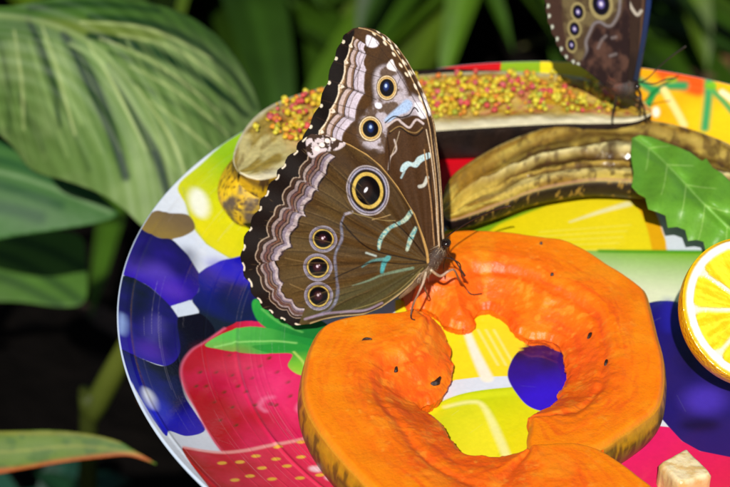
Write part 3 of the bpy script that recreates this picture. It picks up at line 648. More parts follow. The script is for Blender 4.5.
for _ in range(1500):
    s_ = rng.uniform(0.06, 0.93); k = rng.uniform(-0.85, 0.66)
    i = min(int(np.searchsorted(S1, s_ * Lt)), len(S1) - 1)
    if s_ < 0.2 and k > 1.1 - (0.2 - s_) * 13 - 0.35: continue
    if s_ < 0.10 or (s_ < 0.17 and k > 0.35): continue
    if (k > 0.4 or k < -0.6) and rng.random() < 0.55: continue
    if fbm(np.array([s_ * 40]), np.array([k * 2.5]), s=5)[0] < 0.40: continue
    c = C1[i] + W1[i] * k; r = rng.uniform(0.00045, 0.00110)
    c = c + [0, 0, r * rng.uniform(0.3, 1.3) + 0.0006 - 0.0006 * (1 - k * k)]
    v = iv * (1 + 0.42 * (rng.random((len(iv), 1)) - 0.5)) * r * rng.uniform(0.8, 1.2, 3) + c
    VV.append(v); FF.append(iff + cnt); cnt += len(iv); CC.append(np.repeat(lin(pal[rng.choice(8, p=pw)])[None] * rng.uniform(0.8, 1.1), len(iv), 0))
gr = mesh_obj('granules', np.concatenate(VV), np.concatenate(FF), M_gran, None, np.concatenate(CC))
tag(gr, 'red, orange and yellow granules sprinkled over the long banana half', 'granules', kind='stuff')

# ------------------------------------------------------------------ green leaf on the bananas
LP = [(632, 138), (640, 135), (652, 137), (664, 142), (676, 146), (690, 152), (702, 161), (706, 158), (713, 168), (722, 173), (730, 181), (742, 188), (746, 199), (758, 207), (762, 220), (768, 236),
      (760, 250), (746, 254), (733, 256), (720, 250), (713, 253), (706, 251), (704, 242), (697, 240), (688, 241), (685, 230), (677, 227), (668, 228), (666, 216), (657, 212), (648, 209), (645, 197), (638, 193), (632, 186), (634, 172), (631, 156)]
lc = Canvas(625, 128, 775, 262, 0.25, (118, 178, 52))
lc.put((slice(None), slice(None)), 0.55 * fbm(lc.X * 0.06, lc.Y * 0.06, s=5), (92, 158, 42))
MR = [(634, 138), (655, 153), (680, 178), (705, 205), (735, 232), (765, 248)]
mr = spl(MR, 8, False)
lc.line(MR, [1.2, 2.0], (150, 204, 96), 0.8)
for k, (a, dx, dy) in enumerate([(6, -3, 22), (12, -6, 30), (18, -6, 34), (24, -7, 36), (30, -4, 32), (6, 20, -2), (12, 26, 1), (18, 30, 4), (24, 30, 8), (30, 30, 14)]):
    p = mr[a]; lc.line([p, p + [dx * 0.45, dy * 0.6], p + [dx, dy]], [1.3, 0.7], (166, 212, 104), 0.5, 0.9)
for k in range(60):
    p = mr[rng.integers(3, 38)] + rng.uniform(-25, 25, 2); d = rng.uniform(-8, 8, 2); lc.line([p, p + d], 0.5, (116, 182, 66), 0.4, 0.35, 1)
vn = sstep(.48, .52, fbm(lc.X * .35, lc.Y * .35, s=61)) * sstep(.56, .52, fbm(lc.X * .35, lc.Y * .35, s=61)); lc.put((slice(None), slice(None)), .35 * vn, (66, 128, 36))
def leaf3(xy):
    zz = 0.0185 - 0.0115 * sstep(198, 256, xy[:, 1]) + 0.002 * sstep(690, 760, xy[:, 0]) - 0.0035 * np.exp(-(near(xy[:, 0], xy[:, 1], mr)[0] / 5) ** 2) * 0.35 + 0.0008 * np.sin(xy[:, 0] * 0.13 + xy[:, 1] * 0.05)
    return on_z(xy, zz)
lf = sheet('green_leaf', np.array(LP, float), 0.5, leaf3, lc.at, 0.00035, M_leaf)
tag(lf, 'fresh green leaf with toothed edges lying across the open banana', 'leaf')

# ------------------------------------------------------------------ lemon half
rad = 0.0208
fc = np.array(on_plane(np.array([(757, 310)]), on_z([(735, 384)], 0.006)[0], np.array([0, -1.0, 0]))[0])
tocam = (CAM - fc) / np.linalg.norm(CAM - fc)
nrm = tocam + 0.46 * Rt + 0.36 * Up; nrm /= np.linalg.norm(nrm)
ex = np.cross(np.array([0, 0, 1.0]), nrm); ex /= np.linalg.norm(ex); ey = np.cross(nrm, ex)
back = fc - nrm * 0.012
lcv = Canvas(-1.05, -1.05, 1.05, 1.05, 0.008, (250, 248, 236))
lcv.ell(0, 0, 0.86, 0.86, (253, 248, 206), 0, 0.02)
for k in range(9):
    a0 = k * 2 * math.pi / 9 + 0.12 + 0.06 * math.sin(k * 3); a1 = (k + 1) * 2 * math.pi / 9 + 0.12 + 0.06 * math.sin(k * 3 + 3); am = (a0 + a1) / 2; da = 0.028
    pts = [(0.10 * math.cos(am), 0.10 * math.sin(am))] + [(r * math.cos(a0 + da / (r + 0.05)), r * math.sin(a0 + da / (r + 0.05))) for r in (0.3, 0.55, 0.76)] + [(0.86 * math.cos(a), 0.86 * math.sin(a)) for a in np.linspace(a0 + 0.10, a1 - 0.10, 5)] + \
          [(r * math.cos(a1 - da / (r + 0.05)), r * math.sin(a1 - da / (r + 0.05))) for r in (0.76, 0.55, 0.3)]
    lcv.fill(pts, mix2((253, 232, 48), (238, 200, 14), lambda X, Y, k=k: sstep(.3, .7, fbm(np.arctan2(Y, X) * 18, np.hypot(X, Y) * 6, s=k))), 0.02, n=4)
RR, AA = np.meshgrid(np.linspace(0, 1, 90), np.linspace(0, 2 * math.pi, 220, endpoint=False), indexing='ij')
X, Y = RR * np.cos(AA), RR * np.sin(AA); col = lcv.at(X.ravel(), Y.ravel()); rr = RR.ravel()
e = sstep(0.945, 0.975, rr)[:, None]; col = col * (1 - e) + lin((240, 190, 10)) * e
yel = (col[:, 2] < 0.3); H = 0.0005 * (fbm(X * 9, Y * 9, s=4) - 0.5).ravel() + np.where(yel & (rr < .9), -0.0005, 0) - 0.0008 * sstep(0.95, 1.0, rr)
V = fc + (X.ravel() * rad)[:, None] * ex + (Y.ravel() * rad)[:, None] * ey + H[:, None] * nrm
i, j = np.meshgrid(np.arange(89), np.arange(220), indexing='ij'); j2 = (j + 1) % 220; Q = np.stack([i * 220 + j, (i + 1) * 220 + j, (i + 1) * 220 + j2, i * 220 + j2], -1).reshape(-1, 4)
lemon = thing('lemon_half', 'yellow lemon half with its cut face showing, at the right edge of the plate', 'lemon', tuple(float(x) for x in fc))
under(lemon, mesh_obj('cut_face', V, Q, M_lem, None, col))
TH = np.linspace(0, math.pi / 2, 60); TT, AA = np.meshgrid(TH, np.linspace(0, 2 * math.pi, 220, endpoint=False), indexing='ij')
V = fc + (np.cos(TT) * np.cos(AA) * rad).ravel()[:, None] * ex + (np.cos(TT) * np.sin(AA) * rad).ravel()[:, None] * ey - (np.sin(TT) * 0.0180 + 0.0008).ravel()[:, None] * nrm
V = clampz(V); i, j = np.meshgrid(np.arange(59), np.arange(220), indexing='ij'); j2 = (j + 1) % 220; Q = np.stack([i * 220 + j, i * 220 + j2, (i + 1) * 220 + j2, (i + 1) * 220 + j], -1).reshape(-1, 4)
cz = lerpc(lin((242, 196, 14)), lin((222, 160, 8)), fbm(V[:, 0] * 700, V[:, 1] * 700, V[:, 2] * 700, s=2))
under(lemon, mesh_obj('peel', V, Q, M_zest, None, cz))

# ------------------------------------------------------------------ pale fruit chunk
cp_ = [(659, 463), (672, 455), (686, 447), (692, 452), (699, 459), (709, 469), (711, 475), (700, 479), (684, 483), (676, 481), (668, 473)]
cvp = spl(on_z(cp_, 0.007)[:, :2], 3); xy, q, bd = grid_in(cvp, 0.0004); dd = near(xy[:, 0], xy[:, 1], cvp, True)[0]; n0 = len(xy)
zz = 0.0072 - 0.0012 * (1 - sstep(0, 0.0012, dd)) ** 2 + 0.0006 * (fbm(xy[:, 0] * 300, xy[:, 1] * 300, s=6) - 0.5)
cc = lerpc(lin((244, 226, 178)), lin((222, 186, 120)), sstep(0.4, 0.7, fbm(xy[:, 0] * 400, xy[:, 1] * 700, s=8))); cc = lerpc(cc, lin((206, 150, 80)), (1 - sstep(0, 0.0008, dd)) * 0.6)
bv = np.unique(bd); rem = -np.ones(n0, int); rem[bv] = np.arange(len(bv)); m = len(bv); V = [np.c_[xy, zz]]; 
for e in (0.25, 0.5, 0.75, 1.0): V.append(np.c_[xy[bv] + 0.0006 * (fbm(xy[bv, 0:1] * 900, xy[bv, 1:2] * 900, e * 3, s=3) - .5), zz[bv] * (1 - e) + 0.0001])
Qs = [q]; a_, b_ = rem[bd[:, 0]], rem[bd[:, 1]]
Qs.append(np.stack([bd[:, 1], bd[:, 0], n0 + a_, n0 + b_], 1))
for r in range(3): Qs.append(np.stack([n0 + b_ + r * m, n0 + a_ + r * m, n0 + a_ + (r + 1) * m, n0 + b_ + (r + 1) * m], 1))
ch = mesh_obj('fruit_chunk', np.concatenate(V), np.concatenate(Qs), M_chunk, None, np.concatenate([cc] + [np.repeat(lin((226, 190, 126))[None], m, 0)] * 4))
tag(ch, 'small pale cube of fruit on the pink print near the papaya skin', 'fruit piece')

# ------------------------------------------------------------------ dark bits on the papaya
bpy.context.view_layer.update()
FLESH = [o for o in sc.objects if o.type == 'MESH' and o.name.startswith(('flesh', 'peel'))]
def touch(x, y, up=0.0):
    """the point of the fruit surface seen at a photo point"""
    d = ray([(x, y)])[0]; best = None
    for o in FLESH:
        mi = o.matrix_world.inverted(); ok, loc, nn, k = o.ray_cast(mi @ Vector(CAM), (mi.to_3x3() @ Vector(d)).normalized())
        if ok:
            p = np.array(o.matrix_world @ loc)
            if best is None or np.linalg.norm(p - CAM) < np.linalg.norm(best - CAM): best = p
    if best is None: best = on_plate(np.array([(x, y)], float))[0]
    return best + [0, 0, up]
def bit(px, z, pts, label, h=0.0007):
    """thin torn flake: outline in mm around its centre"""
    c = touch(*px) - [0, 0, 0.0001]; ply = spl(np.array(pts) / 1000.0, 3); n = len(ply)
    V = np.concatenate([np.c_[ply, np.full(n, 0.0)], np.c_[ply * 0.75, np.full(n, h)], [[ply[:, 0].mean(), ply[:, 1].mean(), h * 1.15]]])
    Q = np.array([[k, (k + 1) % n, n + (k + 1) % n, n + k] for k in range(n)]); T3 = np.array([[n + k, n + (k + 1) % n, 2 * n] for k in range(n)])
    o = mesh_obj('seed_fragment', V, [Q, T3], M_bit, None, np.zeros((len(V), 3)) + lin((44, 24, 14))); o.location = c
    tag(o, label, 'seed fragment', 'dark seed fragments on the papaya'); return o
bit((436, 382), 0.0132, [(-1.8, -1.6), (-0.6, -0.6), (0.4, 0.9), (1.5, 2.2), (1.2, 0.6), (0.9, -0.9), (-0.4, -1.5)], 'black triangular flake near the torn edge of the near papaya slice', 0.0009)
bit((367, 340), 0.0150, [(-1.5, -0.3), (-0.7, 0.4), (0.4, 0.5), (1.5, 0.2), (0.5, 0.0), (-0.6, -0.1)], 'thin curved dark sliver on the papaya just below the wing')
bit((396, 370), 0.0145, [(-0.5, -0.9), (-0.3, 0.8), (0.4, 1.1), (0.5, -0.6)], 'small upright brown speck in the middle of the near papaya slice')
bit((590, 336), 0.0118, [(-0.8, -1.2), (-0.6, 0.4), (0.2, 1.3), (0.8, 1.0), (0.4, -0.4)], 'dark oval speck on the far papaya slice above another speck')
bit((606, 363), 0.0120, [(-0.5, -1.1), (-0.4, 0.5), (0.3, 1.3), (0.7, 0.6), (0.3, -0.8)], 'dark oval speck on the far papaya slice below another speck')
bit((552, 275), 0.0123, [(-0.4, -0.4), (-0.4, 0.4), (0.4, 0.5), (0.5, -0.3)], 'tiny black dot on the flat far part of the papaya')
bit((541, 244), 0.0124, [(-0.35, -0.3), (-0.3, 0.4), (0.4, 0.35), (0.4, -0.3)], 'tiny brown dot close to the far rim of the papaya')

# ------------------------------------------------------------------ front butterfly
base = on_z([(430, 266)], 0.0275)[0]
LEAN, YAW = math.radians(24), math.radians(8)
wn = np.array([-math.sin(YAW) * math.cos(LEAN), -math.cos(YAW) * math.cos(LEAN), math.sin(LEAN)])
def wing3(off, bow):
    def f(xy):
        P = on_plane(xy, base, wn)
        r = np.hypot(xy[:, 0] - 428, xy[:, 1] - 262) / 200.0
        v = np.arctan2(xy[:, 1] - 262, xy[:, 0] - 428)
        return P + wn * (off - bow * r ** 2 + 0.00022 * np.sin(v * 26) * 1.8 * np.clip(r * 3, 0, 1))[:, None]
    return f
FM = [(441, 246), (440, 225), (439, 200), (437, 175), (434, 150), (431, 127), (426, 108), (420, 92), (412, 76), (403, 61), (392, 46), (381, 36), (370, 30), (360, 27.5), (352, 29), (347, 33)]
def scal2(pts, amp, cx, cy):
    out = []
    for a, b in zip(pts[:-1], pts[1:]):
        a, b = np.array(a, float), np.array(b, float); out.append(a); m = (a + b) / 2; d = b - a; n = np.array([d[1], -d[0]]) / np.linalg.norm(d)
        if n @ (m - np.array([cx, cy])) < 0: n = -n
        out += [a + d * 0.28 + n * amp * 0.75, m + n * amp, a + d * 0.72 + n * amp * 0.75]
    out.append(np.array(pts[-1], float)); return out
scal = scal2
FMARG = [(347, 33), (342, 41), (336, 50), (334, 58), (329, 67), (328, 77), (325, 86), (322, 96), (318, 107), (317, 118), (310, 127), (305, 138), (300, 150)]
FMARG = [(347, 33), (341.5, 42), (334, 59), (327.5, 83), (319.5, 106), (309, 127), (300, 148)]
F_out = np.array(FM + scal2(FMARG, 2.2, 400, 140)[1:] + [(320, 170), (360, 200), (400, 240), (424, 266), (432, 268)], float)
TIPS = [(305, 138), (296, 152), (284, 166), (277, 178), (266, 195), (260, 209), (250, 229), (244, 247), (243, 267), (250, 283), (259, 300), (270, 311.5), (283, 319), (299, 325)]
HM = scal(TIPS, 3.6, 360, 230)
H_out = np.array(HM + [(311, 324), (323, 320), (340, 317), (364, 314.5), (381, 308), (398, 296), (412, 284), (420, 274), (430, 264), (428, 250), (424, 238), (415, 214), (398, 187), (381, 166), (367, 154), (350, 144.5), (335, 139), (320, 135), (311, 134)], float)

def ramp(v, stops):
    p = [s_[0] for s_ in stops]; c = np.array([lin(s_[1]) for s_ in stops])
    return np.stack([np.interp(v, p, c[:, k]) for k in range(3)], -1)

def eye(c, x, y, rx, ry, rings, rot=0.0):
    for k, col in rings: c.ell(x, y, rx * k, ry * k, col, rot, 0.45)

def ladder(stops):
    """hard-edged bands"""
    out = []
    for (a, b, col) in stops: out += [(a + 0.010, col), (b - 0.010, col)]
    return out

BR, DKB, TAN, LIL, CRM = (92, 62, 32), (26, 18, 14), (166, 130, 92), (190, 178, 188), (236, 220, 190)
# --- forewing painting
fwc = Canvas(290, 15, 450, 275, 0.25, BR)
fwc.put((slice(None), slice(None)), 0.8 * sstep(0.35, 0.7, fbm(fwc.X * 0.08, fwc.Y * 0.08, s=1)), (72, 50, 30))
# pale halo around the eyespots
fwc.fill([(376, 70), (388, 66), (400, 76), (408, 92), (420, 100), (427, 116), (420, 118), (408, 116), (398, 120), (388, 128), (389, 140), (384, 152), (372, 150), (360, 142), (358, 124), (366, 112), (374, 102), (373, 84)], mix2((182, 172, 178), (112, 90, 74), lambda X, Y: sstep(.42, .66, fbm(X * .11, Y * .11, s=77))), 3.2)
fwc.fill([(384, 120), (398, 107), (406, 100), (412, 104), (408, 112), (398, 116), (390, 122)], (166, 190, 222), 1.6)
fwc.fill([(414, 104), (422, 104), (427, 116), (420, 118)], (232, 230, 236), 1.2)
fwc.fill([(386, 66), (391, 60), (394, 66), (396, 72), (388, 70)], (236, 228, 226), 0.8)
fwc.ell(378, 106, 3.6, 3.0, (226, 228, 240), 0.4, 0.8)
# brown cell with pale wavy edges
fwc.fill([(388, 128), (396, 118), (404, 121), (412, 116), (420, 118), (424, 128), (424, 150), (428, 180), (434, 230), (430, 262), (410, 235), (396, 200), (388, 178), (384, 160)], (84, 56, 32), 0.9)
fwc.line([(386, 127), (396, 120), (402, 124), (409, 128), (416, 120), (423, 124)], 2.2, (196, 180, 176), 0.7)
fwc.line([(385, 123), (393, 117), (401, 118), (409, 115), (414, 108), (418, 112)], 1.2, (30, 20, 14), 0.5)
fwc.line([(389, 134), (398, 128), (408, 134), (416, 136), (423, 130)], 1.4, (36, 24, 16), 0.5)
fwc.line([(390, 132), (399, 127), (408, 132), (416, 133), (422, 128)], 1.2, (150, 118, 70), 0.4)
fwc.line([(394, 140), (396, 150), (390, 158), (388, 170)], 1.6, (186, 170, 160), 0.6); fwc.line([(399, 132), (395, 146), (391, 156)], 0.8, (190, 170, 140), 0.4, 0.7)
fwc.fill([(400, 171), (402, 165), (407, 162), (413, 163), (418, 157), (429, 153), (430, 158), (422, 162), (416, 168), (409, 167), (404, 172)], mix2((160, 196, 204), (196, 212, 206), lambda X, Y: fbm(X * .5, Y * .5, s=3)), 0.7)
fwc.line([(419, 187), (424, 185), (427, 178)], 3.4, (190, 190, 176), 0.8); fwc.line([(401, 178), (404, 172)], 2, (150, 170, 170), .6)
# margin bands
mg = spl(FMARG, 5, False)
b = fwc.box(mg, 48); X, Y = fwc.X[b], fwc.Y[b]
d, u, _, _ = near(X, Y, mg); L = np.linalg.norm(np.diff(mg, axis=0), axis=1).sum()
tick = np.r_[near(np.array([p[0] for p in FMARG], float), np.array([p[1] for p in FMARG], float), mg)[1]]; tick[0] = 0; tick[-1] = L; wdt = np.interp(u / L, [0, .12, .35, .6, .8, 1], [21, 29, 37, 37, 35, 36])
cell = np.searchsorted(tick, u) - 1; cell = np.clip(cell, 0, len(tick) - 2); ph = (u - tick[cell]) / (tick[cell + 1] - tick[cell])
sc_ = np.abs(np.sin(math.pi * ph)) ** 0.7
v = d / wdt + 0.10 * (sc_ - 0.6) * sstep(0.02, 0.3, d / wdt) + 0.02 * (fbm(X * 0.3, Y * 0.3, s=3) - .5); v0 = v - 0.16 * (sc_ - .5) * (v < 0.42)
bands = [(0, .30, DKB), (.30, .34, (232, 214, 184)), (.34, .40, (168, 134, 96)), (.40, .47, (112, 82, 54)), (.47, .49, (40, 28, 22)), (.49, .60, (190, 168, 160)), (.60, .66, (140, 108, 84)), (.66, .685, (40, 30, 28)), (.685, .78, LIL), (.78, .80, (120, 100, 96)), (.80, .97, (204, 192, 202)), (.97, 1.0, (120, 96, 80))]
colr = ramp(v0, ladder(bands))
for tk in tick[1:-1]:
    f = np.exp(-((u - tk) / 1.0) ** 2) * sstep(0.28, 0.34, v); colr = colr * (1 - f[..., None] * .55) + lin((70, 48, 34)) * f[..., None] * .55
    f = 0.9 * sstep(1.3, .7, np.hypot((u - tk) / 1.9, (d - 1.2) / 1.5)); colr = colr * (1 - f[..., None]) + lin((240, 226, 196)) * f[..., None]
    f = 0.9 * sstep(1.2, .7, np.hypot((u - tk) / 2.2, (v - .35) / .05)); colr = colr * (1 - f[..., None]) + lin((240, 224, 200)) * f[..., None]
a_ = (sstep(1.02, 0.98, v) * ((u > .2) & (u < L - .2)))[..., None]; fwc.I[b] = fwc.I[b] * (1 - a_) + colr * a_
# dark blotches and pale patch close to the tip
fwc.fill([(353, 29), (347, 33), (343, 38), (347, 42), (353, 36)], DKB, 0.7); fwc.fill([(366, 36), (372, 38), (378, 44), (374, 48), (366, 46)], (230, 224, 230), 1.0)
for p in [(373, 34), (384, 44), (393, 55), (400, 66), (406, 75)]: fwc.ell(p[0], p[1], 2.6, 1.1, (240, 222, 190), 0.9, 0.5)
# leading edge
fwc.line([p for p in FM], 3.2, (66, 44, 28), 0.6); fwc.line([(p[0] - 1.9, p[1] + 0.8) for p in FM[:-2]], 1.0, (190, 156, 110), 0.4)
fwc.line([(438.6, 246), (437, 225), (435.6, 200), (433, 175), (430, 152), (426, 130)], 1.0, (206, 182, 150), 0.4); fwc.line([(434, 246), (432, 220), (430, 198), (427, 175), (424, 150)], 1.2, (170, 130, 86), 0.4); fwc.line([(436, 246), (434.4, 220), (432, 198), (429.5, 175), (427, 152)], 1.0, (40, 26, 18), 0.4)
for k, p in enumerate([(404, 62), (410, 73), (416, 86), (421, 98), (425, 110), (384, 38), (392, 47)]): fwc.ell(p[0] - 1, p[1] + 1, 1.1, 3.2, (236, 222, 196), -0.45, 0.5)
# veins
for P in [[(372, 36), (350, 90)], [(425, 118), (395, 70), (375, 42)], [(380, 60), (340, 45)], [(380, 78), (332, 62)], [(376, 100), (328, 80)], [(362, 112), (320, 100)], [(360, 138), (316, 118)], [(390, 100), (400, 78)]]:
    fwc.line(P, 0.7, (60, 40, 28), 0.35, 0.75, 1)
fwc.line([(388, 178), (389, 155), (387, 138)], 1.4, (60, 38, 22), 0.4)
yl = (206, 170, 100)
eye(fwc, 386.3, 88.3, 10.4, 13.0, [(1.0, (96, 70, 48)), (.93, (226, 204, 160)), (.84, (110, 74, 36)), (.80, yl), (.68, (14, 10, 16))], -0.1)
fwc.ell(385.6, 87, 2.6, 4.2, (36, 60, 130), 0.1, 1.0, 0.9); fwc.ell(385.3, 86.4, 1.2, 1.7, (190, 215, 250), 0, 0.6)
eye(fwc, 370, 129.3, 12.2, 13.2, [(1.0, (96, 70, 48)), (.93, (226, 206, 164)), (.83, (110, 74, 36)), (.79, yl), (.66, (14, 10, 16))], -0.1)
fwc.ell(370, 128.4, 3.0, 4.4, (36, 60, 120), 0, 1.1, 0.9); fwc.ell(370, 127.6, 1.3, 1.7, (170, 200, 235), 0, 0.6)

# --- hindwing painting
FLD = (96, 70, 34)
hwc = Canvas(232, 125, 440, 335, 0.25, FLD)
rad_ = np.arctan2(hwc.Y - 262, hwc.X - 430); rr_ = np.hypot(hwc.Y - 262, hwc.X - 430)
hwc.put((slice(None), slice(None)), 0.75 * sstep(0.3, 0.7, fbm(rad_ * 45, rr_ * 0.02, s=2)), (70, 52, 28))
hwc.put((slice(None), slice(None)), 0.6 * sstep(0.4, 0.7, fbm(hwc.X * .03, hwc.Y * .03, s=6)), (104, 82, 42))
hwc.fill([(300, 318), (340, 290), (420, 268), (424, 275), (400, 300), (360, 318), (320, 324)], (82, 78, 44), 6, 0.8)
hwc.fill([(398, 190), (360, 156), (335, 150), (320, 165), (345, 170), (380, 196), (410, 240), (424, 250)], (74, 50, 28), 8, 0.7)
mg = spl(HM, 3, False); T_ = np.array(TIPS, float)
dT, uT, _, _ = near(T_[:, 0], T_[:, 1], mg)
base_m = spl(TIPS, 6, False)
b = hwc.box(mg, 50); X, Y = hwc.X[b], hwc.Y[b]
d, u, _, _ = near(X, Y, base_m); L = np.linalg.norm(np.diff(base_m, axis=0), axis=1).sum(); _, uT, _, _ = near(T_[:, 0], T_[:, 1], base_m)
ins = inside(X, Y, list(TIPS) + [(430, 264), (381, 166), (311, 134)]); d = np.where(ins, d, 0)
wdt = np.interp(u / L, [0, .1, .3, .5, .62, .75, .88, 1], [33, 41, 43, 42, 38, 30, 22, 16])
def cells(u, tk): 
    c = np.clip(np.searchsorted(tk, u) - 1, 0, len(tk) - 2); return (u - tk[c]) / (tk[c + 1] - tk[c])
big = uT[::2] if len(uT) % 2 else np.r_[uT[::2], uT[-1]]
ph = cells(u, np.unique(big)); s1 = np.abs(np.sin(math.pi * ph)); ph2 = cells(u, uT); s2 = np.abs(np.sin(math.pi * ph2))
v = d / wdt; v = v + (0.07 * (s2 - 0.6) + 0.13 * (s1 - .6)) * sstep(0.1, 0.4, v) + 0.02 * (fbm(X * .3, Y * .3, s=8) - .5)
bands = [(0, .35, (30, 20, 15)), (.35, .38, (178, 156, 132)), (.38, .47, (70, 46, 32)), (.47, .495, (22, 14, 14)), (.495, .57, (156, 138, 130)), (.57, .595, (26, 18, 18)), (.595, .66, (122, 80, 58)), (.66, .69, (26, 18, 18)), (.69, .745, (140, 114, 100)), (.745, .775, (26, 18, 20)), (.775, .86, (136, 124, 136)), (.86, .955, (186, 172, 170)), (.955, 1.0, (28, 18, 14))]
colr = ramp(v, ladder(bands))
dn = fbm(X * 0.12, Y * 0.12, s=11); f = (sstep(0.45, 0.6, dn) * ((v > .40) & (v < .44)))[..., None]; colr = colr * (1 - f) + lin((60, 40, 30)) * f
f = (0.35 * sstep(0.4, 0.65, fbm(X * .25, Y * .25, s=13)))[..., None]; colr = colr * (1 - f * (v > .5)[..., None]) + lin((110, 84, 96)) * f * (v > .5)[..., None]
a_ = (sstep(1.02, 0.985, v) * ((u > .3) & (u < L - .3)))[..., None]; hwc.I[b] = hwc.I[b] * (1 - a_) + colr * a_
for k, t_ in enumerate(TIPS):
    t_ = np.array(t_, float); tn = T_[min(k + 1, len(T_) - 1)] - T_[max(k - 1, 0)]; tn /= np.linalg.norm(tn)
    hwc.line([t_ - tn * (2.4 + 1.5 * math.sin(k * 5)), t_ + np.array([0.8, 0.1]), t_ + tn * (2.6 + 1.3 * math.cos(k * 7))], 1.6, (232, 218, 192), 0.5)
# eyespots joined by a pale line
hwc.line([(345, 214), (341, 224), (342, 238), (336, 252), (335, 264), (337, 280), (337, 297), (331, 309), (322, 314), (310, 318)], [1.4, 2.4, 3.2, 2.2, 3, 2.2, 3.6, 2.6, 3.6, 1], mix2((138, 138, 154), (84, 82, 98), lambda X, Y: fbm(X * .3, Y * .3, s=19) * 1.6 - .3), 0.9)
hwc.line([(345, 214), (352, 212)], 2.4, (166, 160, 170), 1.0)
er = [(1.0, (150, 144, 156)), (.92, (104, 96, 112)), (.86, (158, 152, 170)), (.82, (30, 22, 18)), (.755, (200, 172, 88)), (.655, (9, 6, 9))]
for (x, y, rx, ry) in [(323, 239, 14.2, 13.4), (317.6, 267.2, 14.6, 13.8), (318.4, 296, 14.4, 14.2)]:
    eye(hwc, x, y, rx, ry, er, 0.1); hwc.ell(x - 0.5, y, 4.0, 4.4, (66, 26, 34), 0, 1.6, 0.9); hwc.ell(x - 0.6, y - 0.5, 1.1, 1.3, (240, 215, 225), 0, 0.5); hwc.ell(x + 1.4, y - 1.8, 0.6, 0.7, (225, 200, 210), 0, 0.4)
eye(hwc, 367.8, 190.5, 21.5, 25.5, [(1.0, (172, 162, 162)), (.94, (48, 38, 40)), (.91, (150, 146, 164)), (.83, (44, 34, 26)), (.72, (206, 176, 84)), (.575, (9, 6, 8))], -0.18)
hwc.ell(366, 190, 6.0, 8, (46, 26, 16), -0.1, 2.5, 0.8); hwc.ell(365.8, 190, 1.3, 2.6, (246, 244, 250), 0.5, 0.5)
# turquoise streaks
tq = mix2((104, 160, 158), (176, 190, 166), lambda X, Y: sstep(0.35, 0.65, fbm(X * 0.5, Y * 0.5, s=4)))
hwc.line([(411, 212), (406, 219), (398, 224), (391, 227), (384, 234), (380, 241), (379, 249)], [4.8, 4.5, 3.6, 3.6, 4.4, 4.2, 2.6], tq, 0.8)
hwc.line([(416, 228), (411, 238), (407, 250)], [3.6, 5, 3], tq, 0.8)
hwc.line([(388, 258), (384, 263), (382, 272)], [5, 5, 3.6], (70, 158, 160), 0.9, .9); hwc.line([(362, 267), (372, 261), (384, 259), (390, 257)], [1.4, 2.6, 3.4, 2], (88, 150, 146), 0.9, .8)
hwc.line([(413, 268), (398, 271), (382, 275), (368, 281), (352, 286)], [2.6, 3, 2.4, 1.6, .6], (120, 146, 120), 0.8, .8)
hwc.line([(366, 253), (376, 256)], 1.6, (170, 180, 170), .8)
# fine vein rays and grain
hwc_pick = [(x, y) for x, y in zip(rng.uniform(250, 420, 900), rng.uniform(150, 320, 900)) if inside(np.array([x]), np.array([y]), H_out)[0]]
for (x, y) in TIPS[::1]:
    e_ = np.array([x, y], float); b0 = np.array([426, 262.0]); p = b0 + (e_ - b0) * .45; q_ = b0 + (e_ - b0) * .80
    hwc.line([p, (p + q_) / 2 + [0, -2], q_], [.3, .9, .5], (122, 98, 58), 0.4, .55); hwc.line([p + [0, 1.4], (p + q_) / 2 + [0, -.4], q_ + [0, 1.4]], [.3, 1.4, .5], (48, 34, 18), 0.9, .6)
for k in range(260):
    p = np.array(hwc_pick[rng.integers(len(hwc_pick))]); an = math.atan2(p[1] - 262, p[0] - 430) + rng.normal() * .1; L0 = rng.uniform(3, 9); dv = np.array([math.cos(an), math.sin(an)]) * L0
    hwc.line([p - dv / 2, p + dv / 2], [.2, .7, .2], (34, 24, 16) if rng.random() < .6 else (126, 100, 66), .4, .45, 1)
gm = fbm(hwc.X * .9, hwc.Y * .9, s=41, o=2)[..., None]; hwc.I *= 0.74 + .44 * gm
gm = fbm(fwc.X * .9, fwc.Y * .9, s=43, o=2)[..., None]; fwc.I *= 0.74 + .44 * gm; lm = fwc.I.mean(-1, keepdims=True); fwc.I *= 0.70 + .30 * sstep(.05, .35, lm); lm = hwc.I.mean(-1, keepdims=True); hwc.I *= 0.72 + .28 * sstep(.05, .3, lm)
# veins
for P, wd, cc in [([(427, 262), (400, 257), (372, 250), (354, 236), (341, 222)], 1.5, (22, 14, 10)), ([(426, 263), (400, 264), (375, 262), (352, 270), (334, 278)], 1.2, (24, 16, 10)),
                  ([(425, 256), (416, 244), (405, 232), (393, 221)], 1.3, (22, 14, 10)), ([(424, 266), (395, 284), (360, 305)], .9, (58, 46, 22)), ([(395, 221), (375, 219), (350, 212)], .7, (150, 130, 80)),
                  ([(352, 212), (330, 180), (318, 170)], .8, (60, 42, 22)), ([(309, 232), (290, 232)], .9, (56, 40, 22)), ([(304, 262), (285, 258)], .9, (120, 96, 56)), ([(304, 290), (290, 284)], 1, (120, 96, 56)), ([(308, 306), (298, 303)], .9, (60, 44, 24)),
                  ([(345, 214), (318, 205), (300, 206)], .9, (58, 42, 22)), ([(380, 168), (350, 160), (340, 158)], .8, (60, 40, 22)), ([(423, 268), (390, 296), (340, 314)], .8, (130, 116, 66)), ([(390, 215), (372, 220)], .8, (170, 140, 90))]:
    hwc.line(P, wd, cc, 0.4, 0.85)
